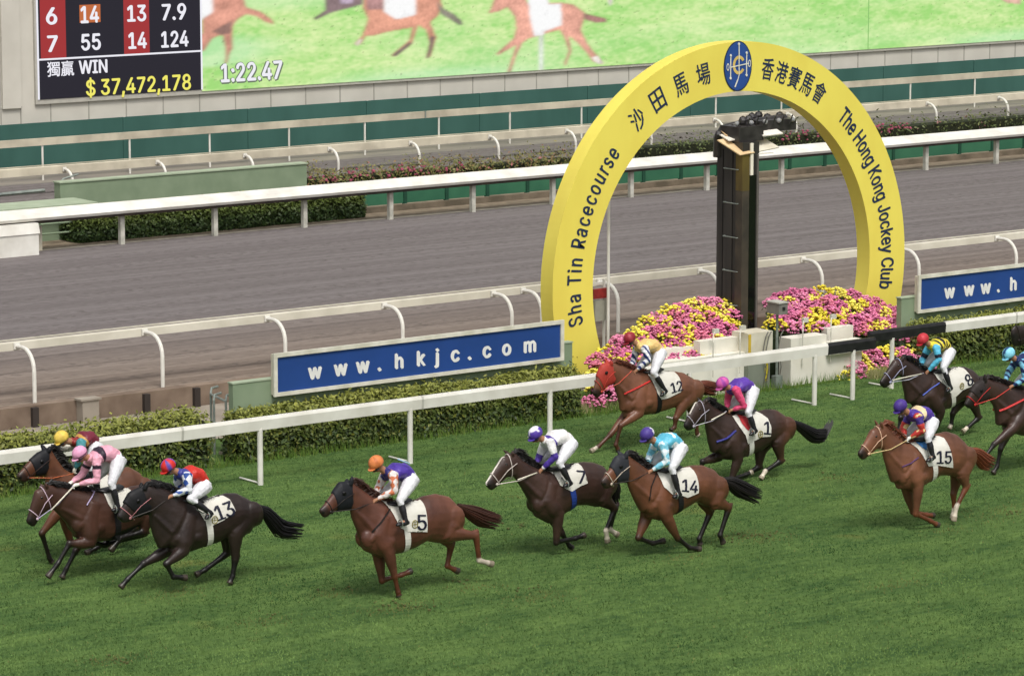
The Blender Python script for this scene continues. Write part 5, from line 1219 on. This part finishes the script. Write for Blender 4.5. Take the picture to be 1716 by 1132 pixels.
# ---- number 14, bay
Z = (1000, 700, 4.717)
H = Horse(Z, 46.0, 'bright bay racehorse with black hood, black legs and cloth number 14', 'bay')
H.build(HD((232, 288, 238, 500), (150, 312, 185, 500), (102, 400, 150, 515), (62, 452, 112, 545), (32, 492, 82, 560)),
        NK((238, 285, 240, 505), (312, 338, 262, 575), (392, 398, 300, 660), (500, 428, 345, 740)),
        TR((460, 425, 400, 790), (540, 420, 500, 812), (620, 408, 615, 752), (700, 388, 700, 702), (770, 370, 780, 655), (850, 368, 862, 690), (940, 398, 950, 720), (1008, 465, 1012, 640)),
        [(560, 800), (640, 950), (735, 1025), (822, 1045)], [(385, 800), (328, 945), (440, 990), (537, 968)],
        [(945, 660), (1045, 705), (975, 925), (1002, 992)], [(850, 650), (895, 752), (810, 955), (818, 1030)],
        [(1020, 480), (1090, 505), (1180, 560), (1318, 622)], [(165, 262), (240, 258)], mane='15110f', hood=(.0, 1.9), hoodcol='2a2c32', bridle='c8b9a8',
        cloth=[(476, 440), (560, 415), (650, 400), (735, 392), (778, 440), (802, 520), (802, 590), (715, 628), (640, 600), (600, 605), (530, 545)], girth=((640, 610), (625, 745)), girthcol='1a1a1c',
        reins=(420, 425, '2a2422'), breast=([(470, 440), (430, 540), (415, 650)], '221c1a', .012), number=('14', 735, 525, 115, -.2))
jockey(H, 'jockey in sky blue silks with white patches and a purple helmet with a white stripe', (400, 132), (528, 215), (455, 225), (552, 345), (425, 420), (420, 300), (388, 382), (668, 215), (595, 395), (648, 592), (612, 622),
       dict(torso='5cb4cf', sleeve='7cc4da', sspots=('d8e8ee', 40, .5), tpatch=('e4eef0', 22, .9)), '4a3a88', 'f0eef2', 'back', whip=None)

# ---- number 13, black-brown
Z = (190, 750, 4.529)
H = Horse(Z, 48.8, 'almost black racehorse with flying dark mane and cloth number 13', 'black_brown')
H.build(HD((245, 288, 285, 500), (125, 342, 240, 495), (78, 420, 185, 525), (50, 470, 140, 552), (28, 512, 95, 568)),
        NK((255, 285, 280, 510), (340, 282, 280, 590), (440, 330, 305, 680), (560, 378, 340, 765)),
        TR((530, 385, 425, 800), (620, 400, 565, 790), (700, 395, 690, 745), (790, 368, 785, 715), (870, 340, 862, 672), (950, 338, 958, 640), (1045, 380, 1045, 625), (1112, 430, 1112, 560)),
        [(530, 780), (402, 880), (455, 978), (558, 985)], [(400, 780), (228, 880), (108, 995), (52, 1062)],
        [(925, 650), (925, 850), (905, 975), (880, 1035)], [(860, 640), (862, 800), (695, 925), (622, 965)],
        [(1118, 435), (1200, 490), (1300, 610), (1462, 632)], [(215, 262), (262, 252)], mane='0c0a0b', hood=(.3, 2.0), hoodcol='141417', bridle='b0787c', points='0f0d0d',
        cloth=[(632, 450), (690, 420), (725, 380), (790, 322), (880, 392), (925, 478), (840, 545), (745, 590), (690, 550), (655, 495)], girth=((712, 585), (705, 735)),
        reins=(430, 372, '2a2422'), number=('13', 835, 465, 130, .22), emblem=(765, 545))
jockey(H, 'jockey crouching low in red silks with white spotted sleeves and a red helmet', (418, 140), (560, 215), (490, 205), (572, 315), (435, 368), (490, 310), (420, 372), (705, 275), (585, 385), (735, 492), (705, 530),
       dict(torso='c22f26', sleeve='dfe2ea', sspots=('2f4f9a', 44, .8), collar='3a3f8a', tband=('343f8c', .0, .14)), 'c9302c', '5a4aa0', 'quarter')

# ---- pink rider's brown horse
def B(x, y): return ((x-20)*3.652*0+x, y)
Z = (0, 690, 3.652)
H = Horse(Z, 50.6, 'brown bay racehorse with a pale pink bridle, ridden by the jockey in pink', 'mid_bay')
H.build(HD((292, 440, 318, 590), (215, 480, 292, 600), (192, 555, 255, 628), (175, 618, 235, 662), (160, 662, 212, 698)),
        NK((296, 440, 320, 592), (370, 455, 362, 632), (450, 470, 405, 680), (550, 480, 440, 730)),
        TR((520, 478, 450, 765), (600, 480, 560, 795), (680, 480, 665, 785), (755, 470, 755, 745), (825, 450, 828, 705), (890, 440, 895, 690), (950, 455, 955, 665), (1000, 510, 1002, 610)),
        [(555, 800), (425, 805), (355, 925), (290, 1012)], [(510, 770), (462, 850), (405, 960), (377, 1040)],
        [(900, 650), (885, 730), (740, 770), (672, 850)], [(890, 640), (870, 745), (640, 815), (560, 790)],
        [(1005, 500), (1040, 540), (1070, 590), (1090, 650)], [(240, 440), (275, 432)], mane='100d0c', bridle='cdb4c4',
        cloth=[(625, 490), (680, 470), (740, 455), (800, 450), (830, 520), (800, 570), (740, 600), (690, 605), (660, 560)], girth=((705, 600), (690, 760)), girthcol='1a1a1c',
        reins=(455, 445, 'b3a3c8'), breast=([(600, 450), (560, 520), (530, 570)], 'b3a3c8', .012), number=('2', 765, 440, 60, -.2))
f = lambda x, y: ((20+x/8.085)*3.652, (720+y/8.085-690)*3.652)
jockey(H, 'jockey in pink silks with black bands, pink helmet with a black band', f(920, 320), f(1150, 400), f(1040, 420), f(1150, 680), f(870, 745), f(960, 600), f(790, 720), f(1465, 370), f(1350, 720), f(1440, 1050), f(1370, 1085),
       dict(torso='e0a2b4', sleeve='e2a4b6', sband=('2a1f2c', .28, .48), tband=('2f2232', .22, .36)), 'df9fc0', '2a1c2a', 'band', glove='e6e3da', whip=(f(820, 780), f(530, 1085), 'e8e2cf', 'white whip held low by the jockey in pink'))

# ---- the hooded bay at the left edge
Z = (20, 720, 8.085)
g = lambda x, y: ((x-20)*8.085, (y-720)*8.085)     # from photo pixels
H = Horse(Z, 52.0, 'bay racehorse in a black hood at the left edge, nearest the rail', 'bay')
H.build(HD((505, 250, 450, 590), (350, 320, 395, 602), (225, 425, 300, 620), (135, 530, 225, 685), (72, 598, 155, 712)),
        NK((520, 252, 450, 600), (610, 395, 455, 720), (700, 520, 480, 860), (860, 610, 520, 1000)),
        TR((830, 600, 560, 1150), (960, 640, 820, 1230), (1110, 630, 1050, 1180), (1270, 590, 1260, 1120), (1450, 530, 1450, 1060), (1610, 490, 1630, 1060), (1760, 560, 1780, 1060), (1850, 680, 1860, 900)),
        [g(100, 855), g(70, 893), g(83, 935), g(88, 955)], [g(110, 870), g(118, 908), g(140, 912), g(156, 908)],
        [g(225, 850), g(232, 880), g(200, 905), g(186, 922)], [g(215, 850), g(222, 885), g(160, 918), g(143, 932)],
        [(1855, 690), (1950, 740), (2050, 820), (2100, 900)], [(392, 195), (522, 220)], mane='15110f', hood=(.05, 1.9), hoodcol='16171c', bridle='3a2a26',
        cloth=[(960, 650), (1110, 630), (1270, 600), (1380, 700), (1350, 900), (1200, 960), (1050, 900)], girth=((1120, 950), (1100, 1160)), reins=(830, 590, 'b8623c'), number=None)
jockey(H, 'jockey in maroon silks with yellow and teal panels and a yellow helmet', (672, 110), (935, 170), (860, 190), (940, 330), (850, 540), (640, 285), (752, 500), (1160, 190), (1060, 480), (1150, 800), (1080, 840),
       dict(torso='6e2434', sleeve='4a8f96', tband=('c99a4e', .14, .28), sleeve_r=('dedccb', .95, '3c5a44'), collar='8a2f2c'), 'e3c458', 'cdb050', 'quarter', glove='ece8da')

# ---- number 12, chestnut on the rail with the red hood
Z = (970, 540, 4.922)
H = Horse(Z, 54.0, 'chestnut racehorse in a red hood with cloth number 12, galloping beside the rail', 'copper')
H.build(HD((272, 330, 282, 500), (188, 352, 222, 520), (150, 432, 205, 552), (132, 505, 188, 592), (112, 572, 160, 620)),
        NK((280, 325, 285, 502), (352, 345, 308, 580), (425, 383, 335, 660), (515, 410, 345, 735)),
        TR((470, 405, 375, 785), (560, 410, 500, 770), (645, 412, 620, 750), (725, 408, 720, 720), (800, 400, 800, 690), (875, 412, 885, 690), (950, 450, 952, 670), (998, 525, 998, 620)),
        [(500, 745), (345, 850), (305, 1010), (328, 1068)], [(390, 770), (260, 925), (165, 1020), (95, 1065)],
        [(870, 660), (800, 790), (790, 862), (755, 892)], [(930, 680), (965, 820), (975, 975), (985, 1030)],
        [(1000, 500), (1045, 515), (1090, 535), (1170, 548)], [(215, 300), (262, 312)], socks=(None, 2.2, None, 2.2), mane='5a2c1c', hood=(.1, 2.2), hoodcol='a93a30', bridle='c04438', points='4a2a1c',
        cloth=[(545, 412), (600, 415), (700, 412), (785, 412), (828, 460), (845, 530), (840, 570), (740, 620), (680, 635), (650, 590), (600, 480)], girth=((655, 600), (620, 745)), girthcol='1a1a1c',
        reins=(435, 400, 'c8503c'), breast=([(585, 485), (480, 540), (375, 590)], 'c8302c', .02), number=('12', 800, 520, 100, .12))
jockey(H, 'jockey in amber silks with navy and white striped sleeves and a dark red helmet', (420, 132), (548, 215), (478, 215), (572, 310), (470, 400), (455, 300), (425, 385), (680, 235), (618, 412), (712, 560), (680, 600),
       dict(torso='e2bf7c', sleeve='e4e4e8', slong=('27336a', 11)), '8a2530', 'a03a44', 'quarter')

# ---- number 1, dark bay
Z = (1130, 610, 5.389)
H = Horse(Z, 50.1, 'dark bay racehorse with long black tail and cloth number 1', 'dark_bay')
H.build(HD((282, 328, 284, 515), (188, 342, 238, 530), (145, 425, 202, 555), (110, 490, 172, 582), (86, 540, 132, 600)),
        NK((290, 325, 280, 530), (362, 388, 292, 620), (445, 430, 310, 720), (560, 448, 335, 800)),
        TR((500, 445, 400, 855), (600, 448, 540, 868), (685, 438, 655, 825), (770, 420, 762, 780), (850, 402, 855, 715), (930, 405, 930, 690), (1005, 450, 1000, 700), (1060, 520, 1055, 640)),
        [(575, 860), (516, 1035), (652, 995), (705, 970)], [(400, 830), (255, 880), (230, 960), (235, 1020)],
        [(935, 715), (965, 872), (820, 965), (778, 1075)], [(780, 760), (762, 930), (642, 1062), (560, 1052)],
        [(1065, 500), (1170, 560), (1290, 640), (1385, 640), (1432, 545)], [(205, 300), (300, 310)], socks=(2.5, None, 1.9, None), croup='5c3a2a', blaze='star', mane='0e0b0b', bridle='b9b3c0', points='120f0e',
        cloth=[(520, 470), (560, 450), (660, 440), (770, 415), (840, 490), (872, 570), (866, 650), (790, 655), (720, 690), (662, 720), (640, 640), (580, 560)], girth=((672, 700), (660, 820)),
        reins=(470, 425, 'b9b3c0'), breast=([(555, 600), (470, 670), (380, 700)], '2d2f86', .022), pad=([(560, 462), (640, 478), (690, 560), (662, 600), (610, 545)], 'b8363c'), number=('1', 838, 560, 140, -.18), emblem=(772, 630))
jockey(H, 'jockey in purple silks with bright pink sleeves and a pink helmet', (437, 174), (560, 232), (500, 240), (628, 375), (512, 415), (480, 335), (478, 405), (712, 215), (668, 435), (728, 592), (690, 632),
       dict(torso='5b3a9e', sleeve='d44a74', tband=('a070b8', .0, .05)), 'c85aa0', '9a3f9c', 'quarter', whip=((455, 440), (334, 503), 'ece6d2', 'white whip pointing forward from the hand of the rider with pink sleeves'))

# ---- number 8, dark brown beyond the chestnut
Z = (1460, 550, 6.291)
H = Horse(Z, 51.1, 'dark brown racehorse with blue breast strap and cloth number 8', 'dark_bay')
H.build(HD((325, 315, 340, 500), (238, 330, 292, 492), (182, 420, 235, 545), (130, 495, 195, 592), (90, 558, 148, 630)),
        NK((335, 308, 332, 505), (430, 365, 332, 600), (530, 440, 352, 690), (650, 458, 368, 790)),
        TR((590, 455, 450, 860), (705, 462, 660, 890), (815, 445, 820, 835), (905, 405, 915, 775), (990, 398, 992, 745), (1065, 425, 1072, 760), (1140, 490, 1142, 735), (1180, 560, 1180, 680)),
        [(730, 880), (700, 1010), (655, 1130), (640, 1190)], [(470, 860), (310, 940), (292, 1060), (320, 1130)],
        [(1060, 745), (1135, 940), (1015, 1045), (962, 1088)], [(930, 770), (858, 900), (845, 1010), (820, 1062)],
        [(1190, 540), (1215, 600), (1225, 680), (1230, 740)], [(245, 285), (345, 290)], socks=(None, None, 2.05, 2.1), mane='0e0b0b', bridle='a9aac8', points='120f0e',
        cloth=[(650, 470), (720, 455), (800, 430), (890, 395), (970, 425), (1040, 500), (1085, 592), (960, 650), (860, 745), (840, 690), (780, 600), (700, 540)], girth=((830, 720), (830, 820)),
        reins=(550, 470, 'b9bac8'), breast=([(715, 575), (620, 640), (540, 705)], '5a6ac0', .014), number=('8', 1015, 530, 150, .55), emblem=(948, 608))
jockey(H, 'jockey in yellow and black hooped silks with sky blue sleeves and a red helmet', (545, 118), (690, 205), (610, 190), (712, 330), (590, 460), (540, 330), (510, 410), (830, 230), (760, 410), (835, 620), (800, 660),
       dict(torso='d9c93c', sleeve='5ab8d8', tstripes=('1c1a1c', 5.5), sband=('1c2030', .55, .85)), 'b8323c', 'c23a44', 'quarter', whip=((530, 478), (225, 545), 'e8e2cf', 'long pale whip pointing forward from the hand of the rider in yellow and black hoops'))

# ---- number 15, light chestnut
Z = (1420, 660, 4.715)
H = Horse(Z, 44.9, 'light chestnut racehorse at the right, blue and white cloth number 15', 'copper')
H.build(HD((278, 238, 278, 435), (188, 280, 230, 428), (142, 368, 198, 462), (110, 420, 165, 488), (84, 462, 130, 518)),
        NK((285, 235, 278, 440), (360, 308, 292, 520), (435, 372, 318, 610), (525, 392, 350, 700)),
        TR((480, 375, 395, 750), (560, 370, 530, 760), (640, 350, 635, 690), (718, 312, 718, 642), (790, 292, 792, 640), (865, 310, 868, 650), (932, 365, 928, 655), (975, 440, 970, 590)),
        [(560, 720), (540, 945), (655, 1000), (722, 1042)], [(480, 780), (520, 930), (625, 952), (685, 958)],
        [(910, 630), (940, 735), (862, 890), (838, 1005)], [(870, 640), (838, 790), (845, 900), (830, 1000)],
        [(980, 430), (1050, 465), (1110, 525), (1168, 545)], [(215, 202), (262, 212)], socks=(None, None, 1.8, 1.9), blaze=False, mane='6a3822', bridle='e0b89c', points='6a3b24', muzzle_dark=True,
        cloth=[(505, 365), (560, 360), (640, 335), (700, 312), (760, 350), (802, 420), (825, 500), (832, 580), (770, 570), (700, 560), (640, 570), (600, 500), (550, 430)], girth=((668, 560), (652, 672)),
        reins=(470, 365, 'd8c08a'), breast=([(560, 500), (500, 545), (430, 575)], '5a3a6a', .012), pad=([(545, 352), (600, 345), (640, 410), (632, 450), (585, 425)], '3f78b4'), number=('15', 762, 485, 120, -.1))
jockey(H, 'jockey in purple silks with a cream band, red and yellow sleeves, purple helmet', (420, 98), (560, 180), (485, 180), (592, 285), (485, 350), (440, 270), (455, 335), (670, 205), (638, 345), (675, 488), (635, 525),
       dict(torso='4d3592', sleeve='b83a34', sspots=('e2c890', 44, .7), tband=('e2cda0', .2, .36), sband=('43307e', .0, .5)), '4a3488', '3f2c78', 'quarter', glove='eceae6')

# ---- right edge, red bridle
Z = (1616, 560, 4.53)
H = Horse(Z, 47.5, 'brown racehorse with red bridle and breast strap, cut off by the right edge', 'brown')
H.build(HD((162, 335, 180, 492), (80, 378, 142, 502), (42, 440, 112, 530), (20, 488, 80, 548), (2, 525, 55, 562)),
        NK((168, 330, 185, 492), (262, 358, 222, 545), (352, 395, 240, 610), (460, 420, 245, 690)),
        TR((430, 420, 300, 735), (530, 430, 440, 770), (620, 430, 570, 755), (715, 420, 700, 720), (800, 410, 800, 690), (885, 420, 900, 690), (965, 450, 975, 680), (1030, 520, 1035, 640)),
        [(370, 715), (225, 835), (150, 940), (100, 1000)], [(330, 735), (275, 870), (250, 1000), (215, 1060)],
        [(920, 660), (980, 800), (900, 950), (880, 1040)], [(900, 660), (930, 820), (860, 960), (840, 1040)],
        [(1040, 520), (1120, 560), (1200, 620), (1300, 650)], [(120, 322), (155, 300)], socks=(2.3, None, None, None), mane='1a1210', hood=(.35, 1.9), hoodcol='2a2322', bridle='c43030', points='171211',
        cloth=[(540, 440), (620, 430), (720, 420), (800, 430), (830, 560), (720, 640), (640, 640), (590, 560)], girth=((660, 620), (640, 740)),
        reins=(360, 400, 'c84038'), breast=([(560, 450), (440, 500), (320, 560), (265, 580)], 'd04040', .022), number=('6', 770, 540, 110, 0))
jockey(H, 'jockey at the right edge in navy and sky blue silks and helmet', (338, 148), (450, 215), (385, 215), (462, 340), (358, 395), (335, 290), (308, 360), (620, 220), (540, 400), (580, 600), (530, 630),
       dict(torso='22305e', sleeve='7ec0dc', tpatch=('7ec0dc', 16, .6), slong=('22305e', 9)), '86cfe6', '23406e', 'stripe')

# ---- a further dark horse whose head just enters at the right edge
Z = (1693-62/5., 545-288/5., 5.)
H = Horse(Z, 52.2, 'very dark horse of which only the nose enters at the right edge', 'black_brown')
H.build(HD((285, 272, 288, 468), (192, 288, 232, 445), (138, 290, 172, 452), (95, 290, 125, 462), (72, 320, 95, 470)),
        NK((292, 270, 294, 475), (352, 330, 345, 550), (432, 382, 398, 640), (540, 418, 428, 722)),
        TR((500, 415, 455, 780), (590, 415, 560, 835), (680, 395, 672, 755), (765, 360, 770, 690), (850, 342, 865, 685), (930, 345, 950, 700), (1010, 370, 1015, 690), (1065, 430, 1065, 600)),
        [(640, 760), (622, 980), (775, 950), (852, 922)], [(600, 790), (668, 910), (728, 1015), (752, 1068)],
        [(995, 640), (1088, 715), (1015, 892), (1030, 985)], [(1000, 630), (1090, 700), (1045, 880), (1112, 925)],
        [(1075, 440), (1110, 500), (1125, 580), (1130, 640)], [(200, 250), (275, 258)], mane='120e0d', bridle='2a2422')
print('DONE', len(bpy.data.objects))
